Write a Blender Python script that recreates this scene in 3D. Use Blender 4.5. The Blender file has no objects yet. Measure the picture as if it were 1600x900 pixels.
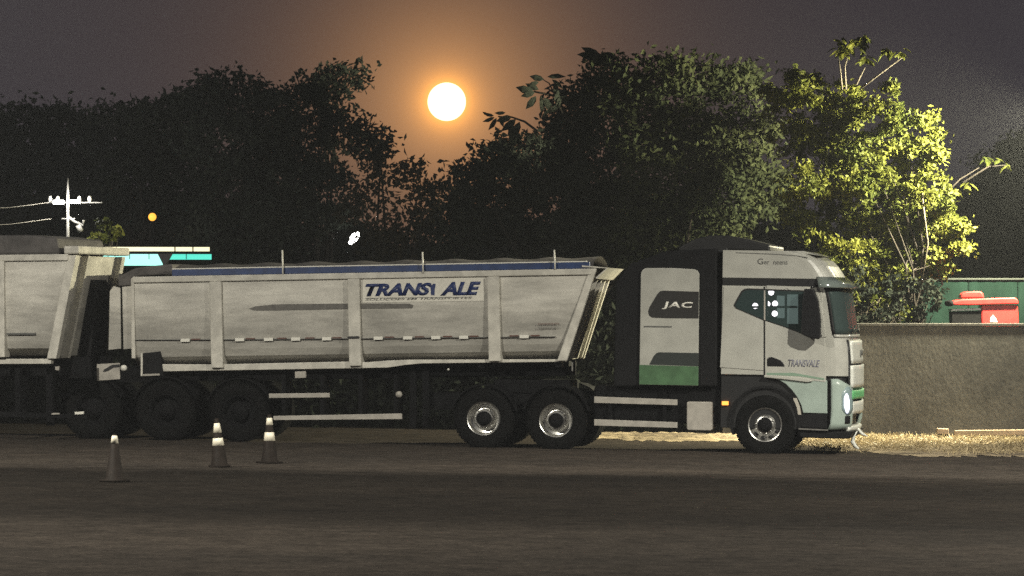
import bpy, bmesh, math, random
import numpy as np
from mathutils import Matrix, Vector, Euler

# ------------------------------------------------------------------ camera, sky, moonlight, exposure
sc = bpy.context.scene
COL = sc.collection
FPX = 5917.0                 # focal length in photo pixels (1600 wide): a 15 degree telephoto view
HZ = 481.0                   # photo row of the horizon
CAMY, CAMZ = -66.0, 2.5
cam = bpy.data.cameras.new('camera')
cam.sensor_width = 36.0
cam.lens = 36.0 * FPX / 1600.0
cam.shift_y = (HZ - 450.0) / 1600.0
cam.clip_start, cam.clip_end = 0.5, 12000.0
camo = bpy.data.objects.new('camera', cam); COL.objects.link(camo)
camo.location = (0, CAMY, CAMZ); camo.rotation_euler = (math.radians(90), 0, 0)
sc.camera = camo

MOON_PX = (698.0, 159.0)
MOON_DIR = Vector(((MOON_PX[0]-800)/FPX, 1.0, (HZ-MOON_PX[1])/FPX)).normalized()

world = bpy.data.worlds.new('World'); sc.world = world; world.use_nodes = True
nt = world.node_tree; nt.nodes.clear()
def N(t, **kw):
    n = nt.nodes.new(t)
    for k, v in kw.items(): setattr(n, k, v)
    return n
wout = N('ShaderNodeOutputWorld'); bg = N('ShaderNodeBackground')
sky = N('ShaderNodeTexSky', sky_type='NISHITA', sun_disc=False)
sky.sun_elevation = math.asin(MOON_DIR.z)
sky.sun_rotation = math.atan2(MOON_DIR.x, MOON_DIR.y)
sky.dust_density = 4.0; sky.air_density = 1.5
tc = N('ShaderNodeTexCoord')
dot = N('ShaderNodeVectorMath', operation='DOT_PRODUCT'); dot.inputs[1].default_value = MOON_DIR
nrm = N('ShaderNodeVectorMath', operation='NORMALIZE')
nt.links.new(tc.outputs['Generated'], nrm.inputs[0]); nt.links.new(nrm.outputs[0], dot.inputs[0])
clampd = N('ShaderNodeMath', operation='MINIMUM'); clampd.inputs[1].default_value = 1.0
nt.links.new(dot.outputs['Value'], clampd.inputs[0])
ang = N('ShaderNodeMath', operation='ARCCOSINE'); nt.links.new(clampd.outputs[0], ang.inputs[0])
def aureole(scale, col):
    m = N('ShaderNodeMath', operation='MULTIPLY'); m.inputs[1].default_value = -1.0/scale
    nt.links.new(ang.outputs[0], m.inputs[0])
    e = N('ShaderNodeMath', operation='EXPONENT'); nt.links.new(m.outputs[0], e.inputs[0])
    v = N('ShaderNodeVectorMath', operation='SCALE'); v.inputs[0].default_value = col
    nt.links.new(e.outputs[0], v.inputs['Scale'])
    return v.outputs[0]
def addv(a, b):
    v = N('ShaderNodeVectorMath', operation='ADD')
    nt.links.new(a, v.inputs[0]); nt.links.new(b, v.inputs[1]); return v.outputs[0]
skys = N('ShaderNodeVectorMath', operation='SCALE'); skys.inputs['Scale'].default_value = 0.0005
nt.links.new(sky.outputs[0], skys.inputs[0])
town = N('ShaderNodeVectorMath', operation='ADD'); town.inputs[1].default_value = (0.031, 0.031, 0.039)
nt.links.new(skys.outputs[0], town.inputs[0])
tot = addv(addv(town.outputs[0], aureole(0.0180, (0.86, 0.40, 0.125))), aureole(0.0026, (6.0, 2.2, 0.12)))
nt.links.new(tot, bg.inputs['Color']); bg.inputs['Strength'].default_value = 1.0
nt.links.new(bg.outputs[0], wout.inputs['Surface'])

sun = bpy.data.lights.new('moonlight', 'SUN'); sun.energy = 0.03; sun.angle = math.radians(0.5); sun.color = (1.0, 0.72, 0.42)
suno = bpy.data.objects.new('moonlight', sun); COL.objects.link(suno)
suno.rotation_euler = MOON_DIR.to_track_quat('Z', 'Y').to_euler()

vs = sc.view_settings
vs.view_transform = 'Standard'; vs.look = 'None'; vs.exposure = 0.0; vs.gamma = 1.0; vs.use_curve_mapping = False
sc.cycles.use_denoising = False; sc.cycles.sample_clamp_indirect = 1.0
sc.cycles.max_bounces = 4; sc.cycles.diffuse_bounces = 2; sc.cycles.volume_bounces = 0

# ------------------------------------------------------------------ helpers
def ground_z(x): return 0.08 - 0.015*max(-15.0, min(15.0, x))
def world_at(px, py, D): return Vector(((px-800)/FPX*D, CAMY+D, CAMZ+(HZ-py)/FPX*D))
def on_ground(px, py):
    D = 66.0
    for _ in range(20):
        x = (px-800)/FPX*D; D = (CAMZ-ground_z(x))*FPX/(py-HZ)
    return Vector(((px-800)/FPX*D, CAMY+D, ground_z((px-800)/FPX*D)))

class Frame:
    """local frame of a vehicle: x forward, y away from the viewer, z up; y=0 is its near side"""
    def __init__(s, px, D, yaw, pitch):
        x = (px-800)/FPX*D
        s.loc = Vector((x, CAMY+D, ground_z(x))); s.rot = Euler((0, math.radians(pitch), math.radians(-yaw)))
        s.M = Matrix.Translation(s.loc) @ s.rot.to_matrix().to_4x4(); s.I = s.M.inverted()
    def p(s, px, py, w=0.0):
        o = s.I @ Vector((0, CAMY, CAMZ)); d = s.I.to_3x3() @ Vector(((px-800)/FPX, 1, (HZ-py)/FPX))
        t = (w-o.y)/d.y; q = o+d*t
        return (q.x, q.z)
    def poly(s, pts, w=0.0): return [s.p(a, b, w) for a, b in pts]

def thing(name, label, cat, loc=(0,0,0), rot=(0,0,0), group=None):
    o = bpy.data.objects.new(name, None); COL.objects.link(o); o.empty_display_size = 0.2
    o.location = loc; o.rotation_euler = rot; o['label'] = label; o['category'] = cat
    if group: o['group'] = group
    return o
def tag(o, label, cat, group=None):
    o['label'] = label; o['category'] = cat
    if group: o['group'] = group
    return o

class MB:
    def __init__(s): s.v = []; s.f = []; s.sm = []
    def add(s, v, f, smooth=False):
        n = len(s.v); s.v += [tuple(q) for q in v]; s.f += [tuple(i+n for i in q) for q in f]; s.sm += [smooth]*len(f); return s
    def box(s, x0, x1, y0, y1, z0, z1):
        v = [(x,y,z) for x in (x0,x1) for y in (y0,y1) for z in (z0,z1)]
        return s.add(v, [(0,1,3,2),(4,6,7,5),(0,4,5,1),(2,3,7,6),(0,2,6,4),(1,5,7,3)])
    def prism(s, poly, y0, y1, d0=None):
        """polygon in x,z extruded in y"""
        a = sum(poly[i][0]*poly[(i+1)%len(poly)][1]-poly[(i+1)%len(poly)][0]*poly[i][1] for i in range(len(poly)))
        if a < 0: poly = poly[::-1]
        n = len(poly); v = [(x,y0,z) for x,z in poly]+[(x,y1,z) for x,z in poly]
        f = [tuple(range(n)), tuple(range(2*n-1, n-1, -1))]+[(i, i+n, (i+1)%n+n, (i+1)%n) for i in range(n)]
        return s.add(v, f)
    def lathe(s, prof, c=(0,0,0), n=32, axis='y', smooth=True, closed=False):
        v = []; f = []; m = len(prof)
        for i in range(n):
            a = 2*math.pi*i/n; ca, sa = math.cos(a), math.sin(a)
            for r, h in prof:
                if axis == 'y': v.append((c[0]+r*ca, c[1]+h, c[2]+r*sa))
                elif axis == 'x': v.append((c[0]+h, c[1]+r*ca, c[2]+r*sa))
                else: v.append((c[0]+r*ca, c[1]+r*sa, c[2]+h))
        for i in range(n):
            j = (i+1)%n
            for k in range(m if closed else m-1):
                k2 = (k+1)%m; f.append((i*m+k, j*m+k, j*m+k2, i*m+k2))
        return s.add(v, f, smooth)
    def tube(s, pts, rad, n=6, smooth=True):
        pts = [Vector(p) for p in pts]
        if not hasattr(rad, '__len__'): rad = [rad]*len(pts)
        v = []; f = []
        up = Vector((0.31, 0.17, 0.93))
        for i, p in enumerate(pts):
            d = (pts[min(i+1, len(pts)-1)]-pts[max(i-1, 0)]).normalized()
            a = d.cross(up)
            if a.length < 1e-3: a = d.cross(Vector((1,0,0)))
            a.normalize(); b = d.cross(a)
            for k in range(n):
                t = 2*math.pi*k/n; v.append(p+(a*math.cos(t)+b*math.sin(t))*rad[i])
        for i in range(len(pts)-1):
            for k in range(n): f.append((i*n+k, i*n+(k+1)%n, (i+1)*n+(k+1)%n, (i+1)*n+k))
        f.append(tuple(range(n-1,-1,-1))); f.append(tuple((len(pts)-1)*n+k for k in range(n)))
        return s.add(v, f, smooth)
    def mesh(s, name):
        m = bpy.data.meshes.new(name); m.from_pydata(s.v, [], s.f)
        m.polygons.foreach_set('use_smooth', s.sm); m.update()
        return m
    def build(s, name, mat, parent=None, bevel=0.0, seg=2):
        m = s.mesh(name); o = link(name, m, mat, parent)
        if bevel:
            b = o.modifiers.new('edge', 'BEVEL'); b.width = bevel; b.segments = seg; b.limit_method = 'ANGLE'; b.angle_limit = math.radians(35)
        bm = bmesh.new(); bm.from_mesh(m); bmesh.ops.recalc_face_normals(bm, faces=bm.faces); bm.to_mesh(m); bm.free()
        return o
def link(name, mesh, mat, parent=None):
    if mat is not None and not len(mesh.materials): mesh.materials.append(mat)
    o = bpy.data.objects.new(name, mesh); COL.objects.link(o)
    if parent: o.parent = parent
    return o

# ------------------------------------------------------------------ materials
def M_(name, col, rough=0.5, metal=0.0, var=0.0, scale=3.0, bump=0.0, bscale=40.0, col2=None, coat=0.0, emit=None, estr=0.0, stretch=(1,1,1), spec=0.5, lo=0.38, hi=0.66):
    m = bpy.data.materials.new(name); m.use_nodes = True
    t = m.node_tree; b = t.nodes['Principled BSDF']
    b.inputs['Base Color'].default_value = (*col, 1); b.inputs['Roughness'].default_value = rough; b.inputs['Metallic'].default_value = metal
    b.inputs['Coat Weight'].default_value = coat; b.inputs['Coat Roughness'].default_value = 0.06
    b.inputs['Specular IOR Level'].default_value = spec
    if emit:
        if estr < 10: m.cycles.emission_sampling = 'NONE'
        b.inputs['Emission Color'].default_value = (*emit, 1); b.inputs['Emission Strength'].default_value = estr
    if var or bump or col2:
        tcn = t.nodes.new('ShaderNodeTexCoord'); mp = t.nodes.new('ShaderNodeMapping'); mp.inputs['Scale'].default_value = stretch
        t.links.new(tcn.outputs['Object'], mp.inputs['Vector'])
        if var or col2:
            nz = t.nodes.new('ShaderNodeTexNoise'); nz.inputs['Scale'].default_value = scale; nz.inputs['Detail'].default_value = 8; nz.inputs['Roughness'].default_value = 0.62
            t.links.new(mp.outputs[0], nz.inputs['Vector'])
            r = t.nodes.new('ShaderNodeValToRGB'); r.color_ramp.elements[0].position = lo; r.color_ramp.elements[1].position = hi
            c2 = col2 if col2 else tuple(c*(1-var) for c in col)
            r.color_ramp.elements[0].color = (*c2, 1); r.color_ramp.elements[1].color = (*col, 1)
            t.links.new(nz.outputs['Fac'], r.inputs['Fac']); t.links.new(r.outputs['Color'], b.inputs['Base Color'])
        if bump:
            n2 = t.nodes.new('ShaderNodeTexNoise'); n2.inputs['Scale'].default_value = bscale; n2.inputs['Detail'].default_value = 6
            t.links.new(mp.outputs[0], n2.inputs['Vector'])
            bp = t.nodes.new('ShaderNodeBump'); bp.inputs['Strength'].default_value = bump; bp.inputs['Distance'].default_value = 0.05
            t.links.new(n2.outputs['Fac'], bp.inputs['Height']); t.links.new(bp.outputs[0], b.inputs['Normal'])
    return m
def leaf_mat(name, c1, c2, trans=0.35, scale=1.2, rough=0.5, spec=0.35):
    m = bpy.data.materials.new(name); m.use_nodes = True; t = m.node_tree; t.nodes.clear()
    o = t.nodes.new('ShaderNodeOutputMaterial'); mx = t.nodes.new('ShaderNodeMixShader'); mx.inputs[0].default_value = trans
    d = t.nodes.new('ShaderNodeBsdfPrincipled'); d.inputs['Roughness'].default_value = rough; d.inputs['Specular IOR Level'].default_value = spec
    tr = t.nodes.new('ShaderNodeBsdfTranslucent')
    g = t.nodes.new('ShaderNodeNewGeometry'); nz = t.nodes.new('ShaderNodeTexNoise'); nz.inputs['Scale'].default_value = scale; nz.inputs['Detail'].default_value = 5
    r = t.nodes.new('ShaderNodeValToRGB'); r.color_ramp.elements[0].position = 0.35; r.color_ramp.elements[1].position = 0.68
    r.color_ramp.elements[0].color = (*c1, 1); r.color_ramp.elements[1].color = (*c2, 1)
    t.links.new(g.outputs['Position'], nz.inputs['Vector']); t.links.new(nz.outputs['Fac'], r.inputs['Fac'])
    t.links.new(r.outputs[0], d.inputs['Base Color']); t.links.new(r.outputs[0], tr.inputs['Color'])
    t.links.new(d.outputs[0], mx.inputs[1]); t.links.new(tr.outputs[0], mx.inputs[2]); t.links.new(mx.outputs[0], o.inputs['Surface'])
    return m

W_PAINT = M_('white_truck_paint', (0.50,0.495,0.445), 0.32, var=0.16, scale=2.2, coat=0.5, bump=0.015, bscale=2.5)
W_PAINT_LIT = M_('white_paint_lit_copy', (0.80,0.81,0.74), 0.35, var=0.08, scale=4, coat=0.3)  # white truck paint lightened, lamp light on the cab front painted in
G_PAINT = M_('pale_green_paint', (0.38,0.46,0.41), 0.30, var=0.15, scale=3, coat=0.4)
GREEN = M_('green_panel_paint', (0.085,0.18,0.085), 0.45, var=0.3, scale=6)
GREEN2 = M_('bright_green_trim', (0.16,0.55,0.22), 0.4, var=0.2, scale=6)
BODY = M_('worn_grey_white_body', (0.76,0.73,0.65), 0.5, col2=(0.47,0.45,0.40), scale=1.3, stretch=(0.55,1,2.2), bump=0.05, bscale=3.0)
BODY2 = M_('worn_body_trim', (0.72,0.69,0.61), 0.5, var=0.3, scale=4, bump=0.03, bscale=20)
STICKER = M_('white_sticker', (0.80,0.77,0.68), 0.42, var=0.12, scale=6)
BLUE = M_('blue_paint', (0.025,0.055,0.17), 0.45, var=0.35, scale=5)
NAVY = M_('navy_lettering', (0.016,0.036,0.15), 0.45, var=0.3, scale=20)
FADED = M_('faded_lettering', (0.20,0.20,0.26), 0.5, var=0.3, scale=30)
GREYTXT = M_('grey_lettering', (0.16,0.16,0.15), 0.5, var=0.4, scale=40)
BLACK = M_('black_paint', (0.012,0.012,0.013), 0.5, var=0.3, scale=8)
DARKBOX = M_('dark_housing', (0.007,0.007,0.008), 0.7, spec=0.2, var=0.4, scale=5)
CHASSIS = M_('chassis_black', (0.005,0.005,0.006), 0.8, var=0.5, scale=6, bump=0.1, spec=0.15)
RUBBER = M_('tyre_rubber', (0.006,0.006,0.006), 0.95, spec=0.1, var=0.4, scale=12, bump=0.1)
ALLOY = M_('polished_alloy', (0.80,0.79,0.75), 0.34, metal=1.0, var=0.25, scale=14)
DULL = M_('dull_metal', (0.40,0.39,0.36), 0.42, metal=0.7, var=0.35, scale=9)
RAIL = M_('painted_grey_rail', (0.46,0.43,0.38), 0.5, var=0.25, scale=6)
GLASS = M_('dark_window_glass', (0.030,0.048,0.047), 0.0, spec=0.6)
MIRROR = M_('mirror_housing', (0.010,0.010,0.011), 0.3)
WHITE = M_('white_reflector', (0.82,0.80,0.72), 0.4)
RED = M_('red_reflector', (0.12,0.05,0.035), 0.5)
TARP = M_('grey_tarpaulin', (0.12,0.11,0.105), 0.75, var=0.45, scale=4, bump=0.3, bscale=6)
HEAD = M_('lit_headlamp', (0.8,0.8,0.85), 0.2, emit=(0.78,0.78,1.0), estr=1.6)
AMBER = M_('lit_amber_lamp', (0.8,0.3,0.05), 0.3, emit=(1.0,0.33,0.06), estr=2.0)

# ------------------------------------------------------------------ ground and setting
ASPHALT = M_('dusty_asphalt', (0.058,0.047,0.038), 1.0, col2=(0.037,0.031,0.026), scale=0.30, stretch=(0.35,0.7,1), bump=0.4, bscale=30.0, lo=0.36, hi=0.66, spec=0.04)
def speckle(m, scale, amt, st=(1,1,1)):
    t = m.node_tree; b = t.nodes['Principled BSDF']; src = b.inputs['Base Color'].links[0].from_socket
    tcn = t.nodes.new('ShaderNodeTexCoord'); nz = t.nodes.new('ShaderNodeTexNoise'); nz.inputs['Scale'].default_value = scale; nz.inputs['Detail'].default_value = 9; nz.inputs['Roughness'].default_value = 0.8
    mp = t.nodes.new('ShaderNodeMapping'); mp.inputs['Scale'].default_value = st
    t.links.new(tcn.outputs['Object'], mp.inputs['Vector']); t.links.new(mp.outputs[0], nz.inputs['Vector'])
    mr_ = t.nodes.new('ShaderNodeMapRange'); mr_.inputs[1].default_value = 0.3; mr_.inputs[2].default_value = 0.7; mr_.inputs[3].default_value = 1-amt; mr_.inputs[4].default_value = 1+amt
    t.links.new(nz.outputs['Fac'], mr_.inputs[0]); sc_ = t.nodes.new('ShaderNodeVectorMath'); sc_.operation = 'SCALE'
    t.links.new(src, sc_.inputs[0]); t.links.new(mr_.outputs[0], sc_.inputs['Scale']); t.links.new(sc_.outputs[0], b.inputs['Base Color'])
speckle(ASPHALT, 2.5, 0.6); speckle(ASPHALT, 1.0, 0.12, (0.3,1.0,1)); speckle(ASPHALT, 16.0, 0.7)
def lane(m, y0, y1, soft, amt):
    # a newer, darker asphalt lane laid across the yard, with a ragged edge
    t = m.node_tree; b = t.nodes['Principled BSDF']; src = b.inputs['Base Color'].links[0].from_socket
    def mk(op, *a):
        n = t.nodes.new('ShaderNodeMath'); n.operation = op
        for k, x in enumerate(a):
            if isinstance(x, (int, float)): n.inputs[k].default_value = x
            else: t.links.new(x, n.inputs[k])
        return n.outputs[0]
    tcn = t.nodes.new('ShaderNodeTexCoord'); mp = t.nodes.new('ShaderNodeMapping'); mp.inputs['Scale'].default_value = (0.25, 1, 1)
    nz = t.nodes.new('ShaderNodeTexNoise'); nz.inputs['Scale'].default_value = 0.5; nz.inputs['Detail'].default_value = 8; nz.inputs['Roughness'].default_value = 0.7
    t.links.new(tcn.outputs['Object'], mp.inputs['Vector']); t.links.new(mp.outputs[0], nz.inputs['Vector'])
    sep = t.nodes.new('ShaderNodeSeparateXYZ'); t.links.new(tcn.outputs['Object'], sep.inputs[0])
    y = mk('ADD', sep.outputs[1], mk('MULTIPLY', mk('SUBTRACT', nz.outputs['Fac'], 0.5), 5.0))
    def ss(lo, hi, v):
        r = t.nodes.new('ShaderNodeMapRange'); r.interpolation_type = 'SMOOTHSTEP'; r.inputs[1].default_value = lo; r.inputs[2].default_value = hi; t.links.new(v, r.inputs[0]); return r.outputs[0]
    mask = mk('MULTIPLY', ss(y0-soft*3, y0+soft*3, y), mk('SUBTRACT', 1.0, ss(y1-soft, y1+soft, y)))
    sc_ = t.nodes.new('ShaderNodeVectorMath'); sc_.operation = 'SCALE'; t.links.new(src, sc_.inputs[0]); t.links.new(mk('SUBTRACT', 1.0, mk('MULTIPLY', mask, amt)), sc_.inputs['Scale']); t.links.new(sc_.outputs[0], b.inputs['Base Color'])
speckle(BODY, 3.0, 0.16, (0.35,1,2.5)); speckle(BODY, 22.0, 0.14)
def darken_lower(m, z0, z1, amt):
    # darker tone over the lower half of the body, with a ragged upper edge
    t = m.node_tree; b = t.nodes['Principled BSDF']; src = b.inputs['Base Color'].links[0].from_socket
    tcn = t.nodes.new('ShaderNodeTexCoord'); mp = t.nodes.new('ShaderNodeMapping'); mp.inputs['Scale'].default_value = (0.6, 1, 1.6)
    nz = t.nodes.new('ShaderNodeTexNoise'); nz.inputs['Scale'].default_value = 1.4; nz.inputs['Detail'].default_value = 9; nz.inputs['Roughness'].default_value = 0.65
    t.links.new(tcn.outputs['Object'], mp.inputs['Vector']); t.links.new(mp.outputs[0], nz.inputs['Vector'])
    sep = t.nodes.new('ShaderNodeSeparateXYZ'); t.links.new(tcn.outputs['Object'], sep.inputs[0])
    a = t.nodes.new('ShaderNodeMath'); a.operation = 'MULTIPLY_ADD'; a.inputs[1].default_value = 1.3; t.links.new(nz.outputs['Fac'], a.inputs[0]); t.links.new(sep.outputs[2], a.inputs[2])
    r = t.nodes.new('ShaderNodeMapRange'); r.interpolation_type = 'SMOOTHSTEP'; r.inputs[1].default_value = z0+0.65; r.inputs[2].default_value = z1+0.65; r.inputs[3].default_value = 1-amt; r.inputs[4].default_value = 1.0; t.links.new(a.outputs[0], r.inputs[0])
    sc_ = t.nodes.new('ShaderNodeVectorMath'); sc_.operation = 'SCALE'; t.links.new(src, sc_.inputs[0]); t.links.new(r.outputs[0], sc_.inputs['Scale']); t.links.new(sc_.outputs[0], b.inputs['Base Color'])
darken_lower(BODY, 1.9, 2.7, 0.36)
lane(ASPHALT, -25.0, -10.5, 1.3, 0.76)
DIRT = M_('sandy_dirt', (0.50,0.40,0.26), 0.95, spec=0.1, col2=(0.15,0.12,0.085), scale=1.1, stretch=(0.5,1,1), bump=0.8, bscale=9.0, lo=0.40, hi=0.64)
speckle(DIRT, 5.0, 0.5)
def sheet(name, xs, ys, mat, lift=0.0, rough_edge=0.0, seed=1, bumpy=0.0):
    rnd = random.Random(seed); v = []; f = []
    for j, y in enumerate(ys):
        for i, x in enumerate(xs):
            e = 0.0
            if rough_edge and j == 0: e = rnd.uniform(-rough_edge, rough_edge)
            v.append((x, y+e, ground_z(x)+lift+(rnd.uniform(0, bumpy) if 0 < j < len(ys)-1 else 0)))
    n = len(xs)
    for j in range(len(ys)-1):
        for i in range(n-1): f.append((j*n+i, j*n+i+1, (j+1)*n+i+1, (j+1)*n+i))
    o = MB().add(v, f, True).build(name, mat); o['kind'] = 'structure'; return o
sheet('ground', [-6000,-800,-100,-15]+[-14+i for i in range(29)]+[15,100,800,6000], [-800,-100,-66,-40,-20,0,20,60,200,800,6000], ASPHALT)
rnd = random.Random(3); v = []; f = []; cols, rows = 150, 22
for i in range(cols):
    x = 1.2+0.1*i; t_ = min(1.0, max(0.0, (x-4.6)/2.6)); t_ = t_*t_*(3-2*t_)
    yf = 4.3*(1-t_)-1.6*t_+rnd.uniform(-0.5, 0.5)+0.5*math.sin(x*1.7)
    for j in range(rows):
        u = j/(rows-1); v.append((x, yf+(8.0-yf)*u, ground_z(x)+0.006+(rnd.uniform(0, 0.05)*min(1, u*4) if j < rows-1 else 0)))
for i in range(cols-1):
    for j in range(rows-1): f.append((i*rows+j, (i+1)*rows+j, (i+1)*rows+j+1, i*rows+j+1))
o = MB().add(v, f, True).build('dirt_verge', DIRT); o['kind'] = 'structure'

# perimeter wall and green hoarding behind it
WALLY = 7.75
WALLM = M_('stained_render', (0.080,0.075,0.067), 0.95, col2=(0.029,0.027,0.025), scale=0.8, stretch=(1,1,0.55), bump=0.12, bscale=16, lo=0.30, hi=0.70)
wl = MB(); wl.box(4.1, 16, WALLY, WALLY+0.18, -0.5, 2.14)
speckle(WALLM, 2.2, 0.30, (1,1,0.35)); speckle(WALLM, 14.0, 0.35)
wall = wl.build('perimeter_wall', WALLM, bevel=0.01); tag(wall, 'stained grey brown rendered wall behind the truck and the dirt verge', 'wall')
cp = MB(); cp.box(4.08, 16, WALLY-0.02, WALLY+0.20, 2.142, 2.20); cp.build('coping', WALLM, wall, bevel=0.012)
HOARD = M_('green_sheet_metal', (0.007,0.017,0.013), 0.9, spec=0.03, var=0.5, scale=1.2, stretch=(1,1,0.5), bump=0.05)
hoard = thing('sheet_metal_fence', 'dark green sheet metal fence rising behind the rendered wall', 'fence', (0, WALLY+2.6, 0))
for i in range(16):
    x0 = 3.2+i*1.0; b = MB(); pts = []
    for k in range(21):
        x = x0+0.99*k/20; pts.append((x, 0.005*math.cos(2*math.pi*k/5)))
    v = [(x, y, z) for z in (-0.3, 3.05) for x, y in pts]; n = len(pts)
    b.add(v, [(k, k+1, n+k+1, n+k) for k in range(n-1)], True)
    o = b.build('panel', HOARD, hoard); s_ = o.modifiers.new('thick', 'SOLIDIFY'); s_.thickness = 0.004
for x in (3.2, 6.2, 9.2, 12.2, 15.2, 18.2): MB().box(x-0.04, x+0.04, 0.05, 0.13, -0.3, 3.0).build('post', CHASSIS, hoard)
MB().box(3.2, 19.2, -0.045, 0.04, 3.06, 3.10).build('top_rail', M_('weathered_rail', (0.045,0.05,0.045), 0.9, spec=0.05), hoard, bevel=0.01)

# ------------------------------------------------------------------ lettering
def text_part(name, body, fr, x0, z0, w, h, y, mat, parent, shear=0.0, bold=0.0, depth=0.004, spacing=1.0):
    c = bpy.data.curves.new(name, 'FONT'); c.body = body; c.shear = shear; c.offset = bold; c.extrude = 0.0; c.resolution_u = 3; c.space_character = spacing
    t = bpy.data.objects.new('tmp', c); COL.objects.link(t)
    bpy.context.view_layer.update()
    dg = bpy.context.evaluated_depsgraph_get(); me = bpy.data.meshes.new_from_object(t.evaluated_get(dg)); bpy.data.objects.remove(t)
    vs_ = [v.co.copy() for v in me.vertices]
    a0, a1 = min(v.x for v in vs_), max(v.x for v in vs_); b0, b1 = min(v.y for v in vs_), max(v.y for v in vs_)
    for v, c0 in zip(me.vertices, vs_):
        v.co = (x0+(c0.x-a0)/(a1-a0)*w, y, z0+(c0.y-b0)/(b1-b0)*h)
    me.materials.clear(); me.name = name
    o = link(name, me, mat, parent)
    s_ = o.modifiers.new('thick', 'SOLIDIFY'); s_.thickness = depth; s_.offset = 0
    return o

# ------------------------------------------------------------------ wheels
def wheel_meshes():
    d = {}
    t = MB(); t.lathe([(0.285,0.02),(0.33,0.0),(0.42,-0.012),(0.475,0.0),(0.505,0.022),(0.518,0.06),(0.522,0.14),(0.518,0.24),(0.505,0.278),(0.475,0.30),(0.42,0.31),(0.33,0.30),(0.285,0.28)], n=48, closed=True)
    for i in range(48):
        a = 2*math.pi*i/48
        ca, sa = math.cos(a), math.sin(a); q = 2*math.pi*0.006
        v = []
        for r in (0.515, 0.530):
            for y in (0.035, 0.125):
                for s in (-1, 1): v.append((r*math.cos(a+s*0.045), y, r*math.sin(a+s*0.045)))
        t.add(v, [(0,1,3,2),(4,6,7,5),(0,4,5,1),(2,3,7,6),(0,2,6,4),(1,5,7,3)])
    d['tyre'] = t.mesh('tyre'); d['tyre'].materials.append(RUBBER)
    # front rim: convex face, ten hand holes as dark recesses
    r = MB(); r.lathe([(0.300,0.02),(0.288,0.005),(0.272,0.012),(0.262,0.05),(0.245,0.075),(0.205,0.060),(0.165,0.015),(0.150,-0.005),(0.128,-0.012),(0.128,0.05),(0.0,0.05)], n=40, smooth=False)
    d['front_rim'] = r.mesh('rim'); d['front_rim'].materials.append(ALLOY)
    r = MB(); r.lathe([(0.300,0.02),(0.290,0.004),(0.276,0.012),(0.262,0.07),(0.250,0.15),(0.205,0.165),(0.180,0.140),(0.165,0.135),(0.150,0.14),(0.150,0.06),(0.0,0.06)], n=40, smooth=False)
    d['rear_rim'] = r.mesh('rim'); d['rear_rim'].materials.append(ALLOY)
    r = MB(); r.lathe([(0.300,0.02),(0.290,0.004),(0.276,0.012),(0.262,0.07),(0.250,0.15),(0.205,0.165),(0.165,0.135),(0.150,0.14),(0.150,0.06),(0.0,0.06)], n=32)
    d['dark_rim'] = r.mesh('rim'); d['dark_rim'].materials.append(CHASSIS)
    h = MB(); h.lathe([(0.126,0.05),(0.126,-0.02),(0.10,-0.035),(0.095,-0.06),(0.06,-0.07),(0.0,-0.07)], n=24)
    d['hub'] = h.mesh('hub'); d['hub'].materials.append(CHASSIS)
    g = MB()
    for i in range(1): g.lathe([(0.0,-0.018),(0.010,-0.018),(0.014,-0.006),(0.016,0.02)], n=6)
    d['nut'] = g.mesh('lug_nut'); d['nut'].materials.append(ALLOY)
    o = MB(); o.lathe([(0.0,-0.004),(0.034,-0.004),(0.038,0.004)], n=12); d['hole'] = o.mesh('hand_hole'); d['hole'].materials.append(BLACK)
    return d
WM = wheel_meshes()
def wheel(parent, x, z, y, kind, detail=True, flip=False, rnd=random.Random(5)):
    e = bpy.data.objects.new('wheel', None); COL.objects.link(e); e.parent = parent; e.location = (x, y, z)
    e.rotation_euler = (0, rnd.uniform(0, 6.28), math.pi if flip else 0); e.empty_display_size = 0.1
    if flip: e.location.y = y
    link('tyre', WM['tyre'], None, e); link('rim', WM[kind], None, e)
    if detail:
        link('hub', WM['hub'], None, e)
        for i in range(10):
            a = 2*math.pi*i/10
            if kind == 'front_rim':
                n_ = link('lug_nut', WM['nut'], None, e); n_.location = (0.15*math.cos(a), -0.004, 0.15*math.sin(a))
                h_ = link('hand_hole', WM['hole'], None, e); h_.location = (0.222*math.cos(a+0.31), 0.058, 0.222*math.sin(a+0.31)); h_.rotation_euler = (0, -(a+0.31), 0); h_.scale = (0.75, 1, 1.25)
            else:
                n_ = link('lug_nut', WM['nut'], None, e); n_.location = (0.168*math.cos(a), 0.13, 0.168*math.sin(a))
    return e

# ------------------------------------------------------------------ TRACTOR UNIT
TF = Frame(1195, 64.5, 10.0, 0.86)
trk = thing('tractor_truck', 'white tractor truck with pale green bumper and tall white panel behind its cab', 'truck', TF.loc, TF.rot)
WID = 2.48
xb = TF.p(1128, 480)[0]
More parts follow.
